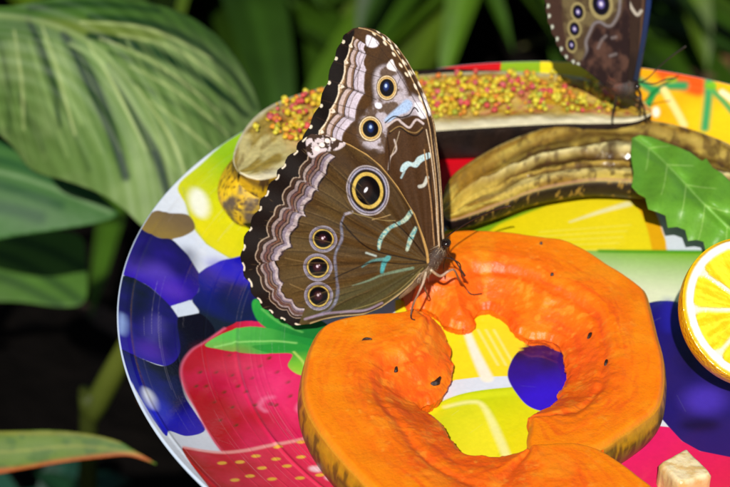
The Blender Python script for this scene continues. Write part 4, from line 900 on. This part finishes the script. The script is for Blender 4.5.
# rims of the wing
hwc.line([(428, 262), (426, 248), (415, 214), (398, 187), (381, 166), (367, 154), (350, 144.5), (335, 139)], 2.6, (176, 138, 78), 0.6); hwc.line([(426, 258), (423, 246), (412, 215), (395, 189), (378, 168), (364, 157)], 1.0, (52, 34, 18), 0.5)
hwc.fill([(309, 132), (325, 135), (345, 142), (338, 150), (322, 152), (312, 158), (306, 150)], mix2((60, 42, 32), (214, 200, 200), lambda X, Y: sstep(0.45, 0.55, fbm(X * .22, Y * .22, s=33))), 1.0, .9)
for p in [(317, 149), (322, 145), (327, 141), (333, 139)]: hwc.ell(p[0], p[1], 2.6, 2.2, (244, 230, 214), .5, .5)
hwc.line([(311, 324), (323, 320.5), (340, 317), (364, 314.5), (381, 308), (398, 296), (412, 284), (420, 274)], 3.0, (170, 146, 100), 0.7); hwc.line([(305, 319), (323, 314), (345, 312), (366, 310), (382, 303)], 2.2, (160, 140, 160), 0.8, .7); hwc.line([(308, 321), (330, 316.5), (364, 312), (382, 305)], 1.2, (60, 36, 30), 0.5)

bf = thing('butterfly', 'large brown butterfly with eyespots, perched on the papaya, wings closed', 'butterfly', tuple(float(x) for x in base), 'owl-eyed butterflies feeding on the fruit')
def blue(x, y): return np.zeros((len(x), 3)) + lin((24, 60, 140))
under(bf, sheet('forewing', F_out, 0.42, wing3(-0.0006, 0.0008), fwc.at, 0.00012, M_wing, None, wn))
under(bf, sheet('hindwing', H_out, 0.40, wing3(0.0, 0.0005), hwc.at, 0.00012, M_wing, None, wn))
# the other pair, just behind
sh = np.array([2.6, -0.6])
def far_col(c): return lambda x, y: c.at(x - sh[0], y - sh[1])
Fo2 = F_out.copy(); Fo2[:15] += sh
under(bf, sheet('forewing', F_out + np.array([1.8, 1.2]), 0.8, lambda xy: wing3(-0.0052, 0.0)(xy), far_col(fwc), 0.00012, M_wing, None, wn))
under(bf, sheet('hindwing', H_out * [0.97, 0.985] + [11.5, 3.0], 0.8, lambda xy: wing3(-0.0045, 0.0)(xy), far_col(hwc), 0.00012, M_wing, None, wn))
# body: abdomen, thorax, head in one skin
def wp(x, y, off=0.0): return on_plane(np.array([(x, y)], float), base, wn)[0] + wn * off
bo = -0.0022
bp = [wp(398, 300, bo), wp(406, 291, bo), wp(416, 280, bo), wp(424, 272, bo), wp(430, 265, bo), wp(435, 257, bo), wp(438.5, 250, bo), wp(441, 247, bo), wp(444.5, 245, bo), wp(447.5, 244.5, bo)]
bd_ = tube('body', bp, [0.0003, 0.0012, 0.0016, 0.0018, 0.0023, 0.0024, 0.0019, 0.0010, 0.0014, 0.0008], M_body, None, [(96, 74, 50), (130, 104, 74), (90, 66, 44), (150, 124, 92), (66, 46, 32), (70, 50, 36), (60, 44, 34), (56, 40, 32), (40, 30, 26), (30, 24, 20)], 24, 6); under(bf, bd_)
fur = []
for k in range(260):   # short hairs of the thorax
    pass
def add_fur(root, P, radf, nh, ln, cols, m):
    VV, FF, CC = [], [], []; c_ = 0
    for k in range(nh):
        t = rng.random() * (len(P) - 1.01); i = int(t); p = P[i] * (1 - t + i) + P[i + 1] * (t - i); ax = P[i + 1] - P[i]; ax /= np.linalg.norm(ax)
        r = rng.normal(size=3); r -= ax * (r @ ax); r /= np.linalg.norm(r); R = radf * 0.9; L_ = ln * rng.uniform(.5, 1.2)
        s0 = p + r * R; s1_ = s0 + (r * 0.7 - ax * rng.uniform(0.2, 1.1) + rng.normal(size=3) * .2) * L_; sd_ = np.cross(ax, r) * 0.00007
        VV += [s0 - sd_, s0 + sd_, s1_]; FF.append([c_, c_ + 1, c_ + 2]); c_ += 3; cc = lin(cols[rng.integers(len(cols))]); CC += [cc, cc, cc]
    o = mesh_obj('hair', np.array(VV), np.array(FF), m, None, np.array(CC)); under(root, o)
add_fur(bf, np.array(bp[2:8]), 0.0018, 1100, 0.0017, [(170, 140, 104), (206, 186, 158), (110, 84, 60), (84, 60, 44)], M_leg)
def small_ball(name, c, r, m, colr, root, sq=(1, 1, 1)):
    o = mesh_obj(name, iv * r * np.array(sq) + c, iff, m, None, np.zeros((len(iv), 3)) + lin(colr)); under(root, o); return o
M_eye = mat('insect_eye', rough=0.15)
small_ball('eye', wp(445.6, 245.2, bo + 0.0010), 0.00125, M_eye, (30, 18, 12), bf); small_ball('eye', wp(445.6, 245.2, bo - 0.0012), 0.00125, M_eye, (30, 18, 12), bf)
LG = [(200, 180, 150), (176, 140, 116), (120, 90, 70), (60, 40, 30), (36, 24, 18)]
def limb(pts, r, name='leg', cols=LG): return under(bf, tube(name, pts, r, M_leg, None, cols, 8, 6))
def zp(x, y, z): return on_z([(x, y)], z)[0]
limb([wp(426, 272, 0), wp(424, 281, 0.002), zp(418, 294, .0215), zp(413.5, 304, .0185), touch(411, 316, .0010), touch(411.5, 319, .0002), touch(415, 320.5, .0002)], [0.0004, 0.0004, 0.0003, 0.0003, 0.00022, 0.0002, 0.00018])
limb([wp(431, 270, 0), zp(440, 276, .0228), zp(448, 271.5, .0235), zp(454, 270, .0240), zp(459, 279, .0190), touch(464, 290, .0014), touch(471, 295, .0003), touch(482, 294.5, .0003)], [0.0004, 0.0004, 0.0004, 0.0003, 0.0003, 0.00022, 0.0002, 0.00018])
limb([wp(433, 262, -.004), zp(448, 258, .026), zp(459, 263, .024), zp(461, 270, .020), zp(462, 277, .0165), touch(466, 283, .0002)], [0.0003, 0.0002, 0.0002, 0.0002, 0.0002, .00015], cols=[(60, 40, 30)] * 3)
limb([wp(424, 274, -.004), zp(424, 284, .021), zp(427, 294, .016), touch(428, 301, .0002)], [0.0003, .0003, .0002, .00018], cols=[(120, 92, 70)] * 3)
A_ = [(36, 22, 16), (30, 18, 12), (60, 40, 24)]
limb([wp(443, 243, bo), zp(448, 236, .0305), zp(462, 226, .0300), zp(478, 217, .0295), zp(494, 210, .029), zp(507, 206.5, .0290), zp(511, 206, .0292)], [0.00022, 0.0002, 0.0002, 0.0002, 0.00022, 0.0003, 0.00024], 'antenna', A_)
limb([wp(446, 248, bo + .002), zp(450, 256, .0265), zp(456, 262, .0245), zp(461, 270, .0225), zp(465, 276, .0208)], [0.0002, 0.0002, 0.0002, 0.00025, 0.0003], 'antenna', A_)
limb([wp(446, 247, bo), zp(447, 255, .024), zp(444, 264, .020), zp(444, 272, .0165), touch(445, 280, .0002)], [0.00025, 0.0002, 0.00018, 0.00016, .00015], 'proboscis', [(60, 40, 24)] * 2)

# ------------------------------------------------------------------ second butterfly at the back
b2 = on_z([(622, 88)], 0.030)[0]
Y2 = math.radians(-8); L2_ = math.radians(10)
wn2 = np.array([-math.sin(Y2) * math.cos(L2_), -math.cos(Y2) * math.cos(L2_), math.sin(L2_)])
def w2(off, k=0.0):
    def f(xy):
        P = on_plane(xy, b2, wn2); return P + wn2 * (off + k * np.hypot(xy[:, 0] - 622, xy[:, 1] - 88) / 100 * 0.01)[:, None]
    return f
c2 = Canvas(525, -150, 690, 110, 0.5, (58, 40, 34))
c2.put((slice(None), slice(None)), 0.7 * sstep(0.35, 0.7, fbm(c2.X * .07, c2.Y * .07, s=17)), (82, 60, 44))
ht = [(541, -60), (543, -42), (545, -22), (546, -6), (547, 6), (548, 16), (551, 27), (556, 39), (560, 49), (565, 57), (572, 62), (577, 64.5)]
H2 = np.array(scal(ht, 1.8, 610, 10) + [(588, 72), (598, 80), (608, 88), (618, 93), (626, 92), (629, 60), (630, 20), (628, -30), (615, -66), (590, -84), (560, -82)], float)
c2.fill([(566, -60), (560, -30), (562, 0), (563, 20), (567, 40), (574, 58), (582, 60), (585, 50), (588, 36), (592, 26), (598, 20), (608, 26), (614, 24), (620, 10), (624, -20), (610, -60)], mix2((104, 90, 60), (74, 58, 40), lambda X, Y: sstep(.4, .65, fbm(X * .1, Y * .1, s=57))), 2.0)
c2.line([(583, 62), (587, 52), (586, 42), (590, 32), (594, 24), (600, 22), (607, 26), (613, 24), (619, 12), (620, -5)], 2.2, (128, 120, 122), 1.6)
c2.fill([(575, 66), (582, 60), (588, 50), (592, 34), (600, 26), (610, 30), (620, 18), (630, 0), (632, 90), (610, 96), (590, 76)], mix2((40, 26, 26), (84, 58, 48), lambda X, Y: sstep(.35, .65, fbm(X * .12, Y * .08, s=55))), 1.5)
c2.fill([(548, -60), (560, -50), (558, -20), (560, 10), (562, 30), (570, 50), (572, 62), (562, 55), (550, 25), (545, 0)], (64, 44, 36), 2.0, .9)
for (x, y, rx, ry) in [(601, 4, 12, 16), (578, 12, 7.5, 10), (574.5, 29, 7, 9.5), (571.5, 45, 5.5, 8), (600, -40, 10, 13)]:
    eye(c2, x, y, rx, ry, [(1.0, (150, 136, 90)), (.72, (14, 10, 24)), (.3, (90, 80, 140)), (.14, (220, 210, 235))], -0.15)
for (x, y) in ht[4:]: c2.ell(x + 1.0, y, 1.5, 2.0, (198, 202, 184), 0.4, 0.9)
for P in [[(598, 48), (602, 40), (606, 36)], [(612, 38), (616, 37)], [(610, 56), (616, 54)]]: c2.line(P, 2.6, (120, 108, 106), 1.2, .8)
F2 = np.array([(614, 94), (622, 96), (636, 92), (641, 76), (646, 50), (650, 25), (653, 0), (654, -40), (650, -80), (640, -120), (625, -135), (600, -128), (580, -100), (585, -70), (600, -40), (606, 20), (608, 60)], float)
F2o = F2.copy(); F2[:, 0] -= np.where(F2[:, 0] > 626, 6.0, 0)
c2f = Canvas(560, -150, 700, 110, 0.5, (54, 38, 30))
c2f.put((slice(None), slice(None)), 0.7 * sstep(0.4, 0.7, fbm(c2f.X * .06, c2f.Y * .03, s=27)), (34, 24, 22))
c2f.line([(624, 96), (626, 50), (629, 0), (630, -60)], 3.0, (104, 76, 56), 1.2); c2f.line([(640, 70), (642, 30), (644, -10), (642, -80)], 2, (92, 66, 50), 1)
c2f.line([(622, 6), (628, 2), (633, 10), (638, 16), (642, 12)], 2.8, (186, 176, 160), 1.0); c2f.line([(618, 40), (622, 38)], 3, (130, 110, 96), 1.2)
for k in range(6): c2f.ell(600 + k * 6, -40 - k * 14, 7, 8, (190, 176, 170), 0, 4, .8)
bb = thing('butterfly', 'blurred dark butterfly with a blue wing edge, standing beyond the open banana', 'butterfly', tuple(float(x) for x in b2), 'owl-eyed butterflies feeding on the fruit')
under(bb, sheet('forewing', spl(F2, 5), 1.0, w2(-0.0010), c2f.at, 0.00015, M_wing_far, None, wn2))
under(bb, sheet('hindwing', spl(H2, 3), 1.0, w2(0.0), c2.at, 0.00015, M_wing_far, None, wn2))
# open sliver of the far wings shows their blue upper side
F3 = F2o - np.array([1.0, 3.0])
M_blue = mat('wing_blue', rough=0.35, spec=0.5, var=0.15, vscale=900)
def bluec(x, y): 
    t = sstep(0, 1, (y + 60) / 150)[:, None]; return lin((22, 48, 108)) * (1 - t) + lin((22, 34, 60)) * t
wn3 = np.array([-math.sin(Y2 - .25) * math.cos(L2_), -math.cos(Y2 - .25) * math.cos(L2_), math.sin(L2_)])
under(bb, sheet('forewing', spl(F3, 5), 1.2, lambda xy: on_plane(xy, b2 - wn2 * 0.0035, wn3), bluec, 0.00015, M_blue, None, wn3))
under(bb, sheet('hindwing', spl(H2 + [2, 0], 3), 1.5, w2(-0.0042), c2.at, 0.00015, M_wing_far, None, wn2))
def wq(x, y, off=-0.002): return on_plane(np.array([(x, y)], float), b2, wn2)[0] + wn2 * off
bp2 = [wq(600, 78), wq(607, 82), wq(614, 86), wq(621, 89), wq(627, 89.5), wq(632, 89), wq(636, 88), wq(639, 87)]
under(bb, tube('body', bp2, [0.0004, 0.0016, 0.0021, 0.0029, 0.0031, 0.0024, 0.0017, 0.0008], M_body, None, [(70, 50, 40), (80, 54, 42), (86, 52, 40), (50, 38, 34), (90, 76, 66), (60, 44, 36), (40, 30, 26)], 20, 6))
add_fur(bb, np.array(bp2[1:6]), 0.0026, 400, 0.0022, [(150, 110, 90), (190, 110, 80), (80, 60, 44)], M_leg)
small_ball('eye', wq(637.5, 87.5, -.0006), 0.0011, M_eye, (30, 18, 12), bb); small_ball('eye', wq(637.5, 87.5, -.0034), 0.0011, M_eye, (30, 18, 12), bb)
D_ = [(60, 44, 34), (40, 28, 22), (30, 20, 16)]
def limb2(pts, r, name='leg'): return under(bb, tube(name, pts, r, M_leg, None, D_, 8, 6))
limb2([wq(617, 92), zp(616, 100, .0225), zp(613, 112, .0175), touch(612, 124, .0012), touch(612, 128, .0002)], [.0006, .0005, .0004, .0003, .0003])
limb2([wq(631, 91), zp(636, 96, .0240), zp(641, 101, .0225), zp(645, 113, .0165), touch(646, 124, .0002)], [.0006, .0005, .0004, .0003, .0003])
limb2([wq(634, 90, -.004), zp(640, 92, .024), zp(641, 104, .0205), zp(640, 112, .0165), touch(640, 118, .0002)], [.0005, .0004, .0003, .0003, .0002])
limb2([wq(638, 86), zp(648, 78, .033), zp(660, 66, .037), zp(672, 56, .0405), zp(686, 46, .044)], [.00022, .0002, .0002, .00024, .0003], 'antenna')
limb2([wq(638, 86, -.004), zp(652, 84, .031), zp(664, 80, .033), zp(676, 78, .034)], [.0002, .0002, .0002, .0002], 'antenna')
limb2([wq(638, 89), zp(640, 98, .021), zp(638, 106, .017), touch(637, 113, .0002)], [.00025, .0002, .0002, .0002], 'proboscis')

# ------------------------------------------------------------------ plants behind and beside
def px_leaf(name, outline, plane_pt, nvec, canvas_or_col, parent, stepp=2.0, bow=0.0, cx=None, thick=0.0006, ribs=None):
    P0 = np.asarray(plane_pt); nv = np.asarray(nvec, float); nv = nv / np.linalg.norm(nv)
    def f(xy):
        P = on_plane(xy, P0, nv); 
        if cx is not None:
            d = near(xy[:, 0], xy[:, 1], spl(cx, 4, False))[0]; P = P - nv * (bow * (d / 80.0) ** 2)[:, None] 
            if ribs: P = P + nv * (ribs * np.sin(d * 0.45))[:, None]
        return P
    cf = canvas_or_col.at if isinstance(canvas_or_col, Canvas) else (lambda x, y: np.zeros((len(x), 3)) + lin(canvas_or_col))
    o = sheet(name, spl(outline, 5), stepp, f, cf, thick, M_bgleaf, None); under(parent, o); return o

# broad striped leaves on the left
gp = thing('broad_leaf_plant', 'plant with broad pale striped leaves rising left of the plate', 'plant', (float(at_d(np.array([(20, 200)]), [0.95])[0][0]) - 0.1, 0.40, GZ))
big = Canvas(-120, -80, 290, 260, 0.8, (98, 128, 62))
def bp_(X, Y): return sstep(0.35, 0.65, fbm(X * .02, Y * .02, s=3))
big.put((slice(None), slice(None)), 0.6 * bp_(big.X, big.Y), (136, 158, 98))
big.fill([(-120, -80), (290, -80), (290, 60), (240, 50), (200, 34), (160, 26), (110, 34), (70, 42), (20, 40), (-60, 60)], (58, 96, 30), 16, .9)
big.fill([(40, 20), (110, 22), (170, 30), (150, 38), (90, 38)], (112, 124, 46), 7, .6)
ds = (10, 46, 20)
for P, wd, a in [([(28, 20), (36, 36), (48, 68), (56, 90), (60, 120)], [5, 8, 7, 4], .9), ([(64, 34), (80, 60), (98, 96), (112, 130), (126, 175)], [8, 14, 11, 9], .9), ([(108, 66), (124, 92), (140, 124), (158, 160), (170, 200)], [5, 8, 10, 9], .9),
                 ([(90, 36), (125, 42), (165, 54), (206, 75), (252, 106)], [8, 12, 10, 6], .85), ([(110, 52), (140, 62), (190, 84), (238, 118)], [4, 7, 5], .6), ([(130, 80), (178, 104), (240, 134)], [2, 5, 4], .5), ([(90, 16), (150, 20), (200, 36), (240, 66), (262, 96)], [6, 10, 8, 6], .7),
                 ([(0, 40), (8, 80), (10, 120)], [3, 6, 4], .5), ([(20, 90), (34, 118), (44, 140)], [4, 8, 5], .5), ([(60, 90), (76, 130), (90, 165)], [2, 4, 4], .4), ([(-60, 20), (-30, 70), (-20, 120)], [3, 9, 6], .7), ([(30, 8), (90, 2), (160, 4)], [6, 9, 6], .6)]:
    big.line(P, wd, ds, 3.6, min(a * 1.2, 1))
for P in [[(70, 44), (100, 60), (125, 90), (150, 130), (175, 170)], [(45, 40), (64, 80), (82, 120)]]: big.line(P, [3, 5, 3], (150, 176, 104), 2.5, .7)
for P in [[(42, 26), (58, 70), (76, 130)], [(88, 44), (112, 82), (146, 150)], [(100, 38), (160, 64), (222, 108)], [(118, 34), (180, 46), (240, 84)], [(130, 66), (180, 92), (230, 130)], [(14, 30), (22, 80), (24, 120)], [(150, 100), (190, 130), (230, 160)], [(136, 86), (172, 140), (190, 190)], [(80, 22), (150, 26), (215, 50)]]: big.line(P, [1, 2.6, 1.4], (190, 204, 132), 1.2, .8)
for k in range(90):
    x = rng.uniform(-40, 180); a = rng.uniform(0, 1); big.line([(x, 40), (x + 14 + x * .12, 90), (x + 34 + x * .2, 150)], 0.9, (150, 176, 104) if k % 2 else (54, 92, 40), 0.9, .42)
big.line([(-100, 6), (-20, 14), (40, 22), (90, 44), (130, 84), (160, 140), (176, 215)], [6, 4, 3, 2], (150, 170, 100), 2.5, .5)
O_big = [(-110, 10), (-60, -10), (0, 6), (60, -4), (120, -6), (170, -2), (210, 12), (240, 38), (262, 74), (270, 108), (262, 150), (240, 190), (200, 226), (172, 240), (150, 232), (122, 205), (98, 188), (66, 172), (34, 158), (6, 128), (-30, 110), (-80, 80), (-110, 50)]
P_big = at_d(np.array([(150, 130)]), [0.83])[0]
px_leaf('leaf', O_big, P_big, [0.15, -0.72, 0.68], big, gp, 1.6, 0.012, [(-100, 6), (-20, 14), (40, 22), (90, 44), (130, 84), (160, 140), (176, 215)], .0008, 0.00022)
sec = Canvas(-160, 110, 140, 260, 1.0, (64, 108, 50))
for P, wd in [([(-60, 150), (0, 160), (50, 178), (100, 200)], 8), ([(-60, 175), (0, 185), (60, 205)], 9), ([(-60, 130), (-10, 140), (30, 152), (70, 176)], 6), ([(-60, 200), (0, 206), (40, 216)], 12)]: sec.line(P, wd, (26, 74, 36), 5, .85)
sec.line([(-150, 160), (0, 172), (110, 212)], 3, (140, 170, 120), 2.5, .6)
px_leaf('leaf', [(-150, 150), (-60, 120), (-10, 136), (30, 148), (64, 168), (94, 190), (118, 212), (100, 222), (60, 228), (20, 232), (-30, 236), (-100, 220), (-150, 190)], at_d(np.array([(40, 190)]), [0.9])[0], [0.1, -0.6, 0.79], sec, gp, 2.0, 0.01, [(-150, 160), (0, 172), (110, 212)])
trd = Canvas(-120, 220, 110, 330, 1.0, (70, 108, 36))
for P in [[(-50, 240), (20, 262), (80, 300)], [(-50, 262), (10, 280), (60, 304)], [(-30, 228), (40, 246), (84, 268)]]: trd.line(P, 9, (26, 56, 22), 4, .7)
px_leaf('leaf', [(-110, 238), (-40, 226), (30, 228), (78, 232), (86, 262), (86, 298), (66, 306), (20, 300), (-30, 296), (-100, 276)], at_d(np.array([(40, 265)]), [1.02])[0], [0.0, -0.45, 0.9], trd, gp, 2.0, 0.008, [(-110, 250), (0, 255), (86, 285)])
gl = np.array(gp.location)
for (x, y, d) in [(-100, 10, .83), (-140, 165, .9), (-100, 250, 1.02)]:
    e_ = at_d(np.array([(x, y)], float), [d])[0]; under(gp, tube('stem', [gl + [0, 0, 0], gl * [.6, .6, .3] + e_ * [.4, .4, .7] - [0.03, 0, 0], e_], [.006, .004, .0025], M_bgleaf, None, [(60, 80, 30), (90, 120, 50)], 10, 8))

# long leaf pointing in at lower left, with a brown edge
pp = thing('pointed_leaf_plant', 'low plant with one long yellow-green leaf with a rusty edge, lower left', 'plant', (float(at_d(np.array([(-60, 470)]), [0.80])[0][0]) - .03, float(at_d(np.array([(-60, 470)]), [0.80])[0][1]), GZ))
pc = Canvas(-150, 410, 160, 500, 0.8, (92, 118, 34))
pc.put((slice(None), slice(None)), .8 * sstep(.4, .65, fbm(pc.X * .09, pc.Y * .12, s=9)), (60, 96, 26)); pc.line([(-150, 478), (0, 472), (60, 463), (120, 456), (150, 458)], 7, (176, 84, 36), 3, .95); pc.line([(-150, 430), (0, 433), (80, 434), (120, 442)], 3, (140, 130, 50), 2, .7); pc.line([(-150, 455), (0, 452), (80, 446), (150, 456)], 2, (150, 150, 60), 1.5, .6)
px_leaf('leaf', [(-140, 440), (-60, 430), (0, 431), (50, 430), (90, 434), (118, 441), (132, 449), (158, 465), (130, 456), (100, 458), (60, 463), (20, 470), (-20, 476), (-90, 476), (-140, 460)], at_d(np.array([(40, 450)]), [0.80])[0], [0.05, -0.75, 0.65], pc, pp, 1.2, 0.012, [(-150, 455), (0, 452), (80, 446), (150, 458)])
pl_ = np.array(pp.location); e_ = at_d(np.array([(-138, 452)], float), [.80])[0]
under(pp, tube('stem', [pl_, (pl_ + e_) / 2 - [0.02, 0, 0], e_], [.005, .0035, .002], M_bgleaf, None, [(60, 80, 30), (110, 120, 50)], 10, 8))

# strap leaf tool
def strap(parent, p0, p1, p2, wd, colr, n=26, name='leaf', curl=0.35):
    t = np.linspace(0, 1, n)[:, None]; P = (1 - t) ** 2 * p0 + 2 * t * (1 - t) * p1 + t * t * p2
    T = np.gradient(P, axis=0); T /= np.linalg.norm(T, axis=1)[:, None]; S_ = np.cross(T, [0, 0, 1.0]); S_ /= np.linalg.norm(S_, axis=1)[:, None] + 1e-9; N_ = np.cross(S_, T)
    w_ = wd * (np.sin(np.clip(t[:, 0] * .93 + .07, 0, 1) * math.pi) ** 0.6); k = np.linspace(-1, 1, 7)
    V = P[:, None] + S_[:, None] * (w_[:, None] * k)[..., None] + N_[:, None] * (curl * w_[:, None] * np.abs(k))[..., None]
    V = V.reshape(-1, 3); V2 = V - np.repeat(N_, 7, 0) * 0.0006; m = len(V)
    i, j = np.meshgrid(np.arange(n - 1), np.arange(6), indexing='ij'); Q = np.stack([i * 7 + j, i * 7 + j + 1, (i + 1) * 7 + j + 1, (i + 1) * 7 + j], -1).reshape(-1, 4)
    c = lin(colr) * (0.85 + .3 * noise(V[:, 0] * 30, V[:, 1] * 30, V[:, 2] * 30)[:, None]); c = c * (1 + .5 * np.exp(-(np.tile(k, n) / .12) ** 2)[:, None])
    o = mesh_obj(name, np.concatenate([V, V2]), np.concatenate([Q, Q[:, ::-1] + m]), M_bgleaf, None, np.concatenate([c, c])); under(parent, o); return o

greens = [(84, 124, 20), (60, 96, 16), (104, 138, 26), (46, 78, 18), (74, 112, 36)]
spots = [(-0.42, 1.02, 'arching green strap-leaved plant behind the plate, closest to the dark gap', 1.1), (-0.18, 0.92, 'arching green strap-leaved plant right behind the front butterfly wing tip', 1.1), (0.08, 1.0, 'arching green strap-leaved plant behind the granule banana', 1.05)]
for si, (x, y, lb, br) in enumerate(spots):
    y0_ = y; br = br * 0.70
    g_ = thing('strap_leaf_plant', lb, 'plant', (x, y + 0.05, GZ), 'strap-leaved plants behind the plate'); r_ = np.random.default_rng(100 + si)
    y = y + 0.05
    for k in range(84):
        a = r_.uniform(0, 2 * math.pi); L_ = r_.uniform(0.22, 0.42); h = r_.uniform(0.02, 0.24) if k < 48 else r_.uniform(0.7, 2.2)  # later blades rise out of view, added for the plate to reflect
        d_ = np.array([math.cos(a), math.sin(a), 0]); p0 = np.array([x, y, GZ]) + d_ * 0.01
        strap(g_, p0, p0 + d_ * L_ * .45 + [0, 0, h * 1.5], p0 + d_ * L_ + [0, 0, h * .55 - 0.02], r_.uniform(.012, .030), np.clip(np.array(greens[r_.integers(5)]) * br * r_.uniform(.8, 1.15), 0, 255))
# small dark plants in the lower left
for si, (px_, d, lb, colr) in enumerate([((30, 440), 1.12, 'low bluish-green plant under the rusty-edged leaf', (22, 58, 44)), ((160, 470), 1.08, 'small dark green sprout beside the plate rim, low in the photo', (18, 46, 26))]):
    c = at_d(np.array([px_], float), [d])[0]; c[2] = GZ; g_ = thing('ground_plant', lb, 'plant', tuple(float(v) for v in c), 'low plants on the dark soil'); r_ = np.random.default_rng(300 + si)
    for k in range(12):
        a = k * 2.4; d_ = np.array([math.cos(a), math.sin(a), 0]); L_ = r_.uniform(.04, .10) * (0.5 if si == 2 else 1)
        strap(g_, c, c + d_ * L_ * .5 + [0, 0, .09], c + d_ * L_ + [0, 0, r_.uniform(.02, .08)], .004 if si == 2 else .010, np.array(colr) * r_.uniform(.8, 1.3), 14, 'leaf', .2)
# one leaning pale stem beside the plate
s0 = at_d(np.array([(92, 412)], float), [1.0])[0]; s1 = at_d(np.array([(128, 345)], float), [0.98])[0]; dd_ = s1 - s0
gz0 = s0 - dd_ * 0.6; gz0[2] = GZ
rs_ = thing('leaning_stalk', 'pale green stalk leaning behind the left rim of the plate', 'stalk', tuple(float(v) for v in gz0))
under(rs_, tube('stalk', [gz0, s0 - dd_ * .1, s0, (s0 + s1) / 2, s1, s1 + dd_ * .8], [.004, .004, .0052, .0052, .0045, .003], M_bgleaf, None, [(34, 40, 14), (74, 84, 26), (96, 104, 34)], 12, 6))

# leaf litter on the soil
VV, FF, CC = [], [], []; c_ = 0
lit = [(70, 80, 34), (80, 96, 40), (96, 66, 40), (120, 86, 48), (70, 50, 34), (140, 118, 60), (96, 96, 50), (150, 82, 50), (84, 76, 64), (60, 64, 34)]
for k in range(4200):
    x, y = rng.uniform(-0.9, 1.1), rng.uniform(0.45, 1.7)
    if x < 0.05 + 0.12 * rng.normal() and rng.random() < 0.93: continue
    r = rng.uniform(.008, .026); a = rng.uniform(0, 6.28); ca, sa = math.cos(a), math.sin(a); tl = rng.normal(size=2) * .35
    p = np.array([(-1, 0), (-.4, .42), (.3, .4), (1, 0), (.3, -.4), (-.4, -.42), (0, 0)]) * r; zz = np.array([.1, .25, .2, .15, .2, .25, 0]) * r
    P = np.stack([x + ca * p[:, 0] - sa * p[:, 1], y + sa * p[:, 0] + ca * p[:, 1], GZ + .012 + rng.uniform(0, .02) + zz + tl[0] * p[:, 0] + tl[1] * p[:, 1]], 1)
    VV.append(P); FF.append(np.array([(6, q_, (q_ + 1) % 6) for q_ in range(6)]) + c_); c_ += 7; CC.append(np.repeat(lin(lit[rng.integers(10)])[None] * rng.uniform(.4, 1.0), 7, 0))
o = mesh_obj('leaf_litter', np.concatenate(VV), np.concatenate(FF), M_litter, None, np.concatenate(CC)); tag(o, 'brown and olive dry leaves strewn over the soil behind the plate', 'leaf litter', kind='stuff')
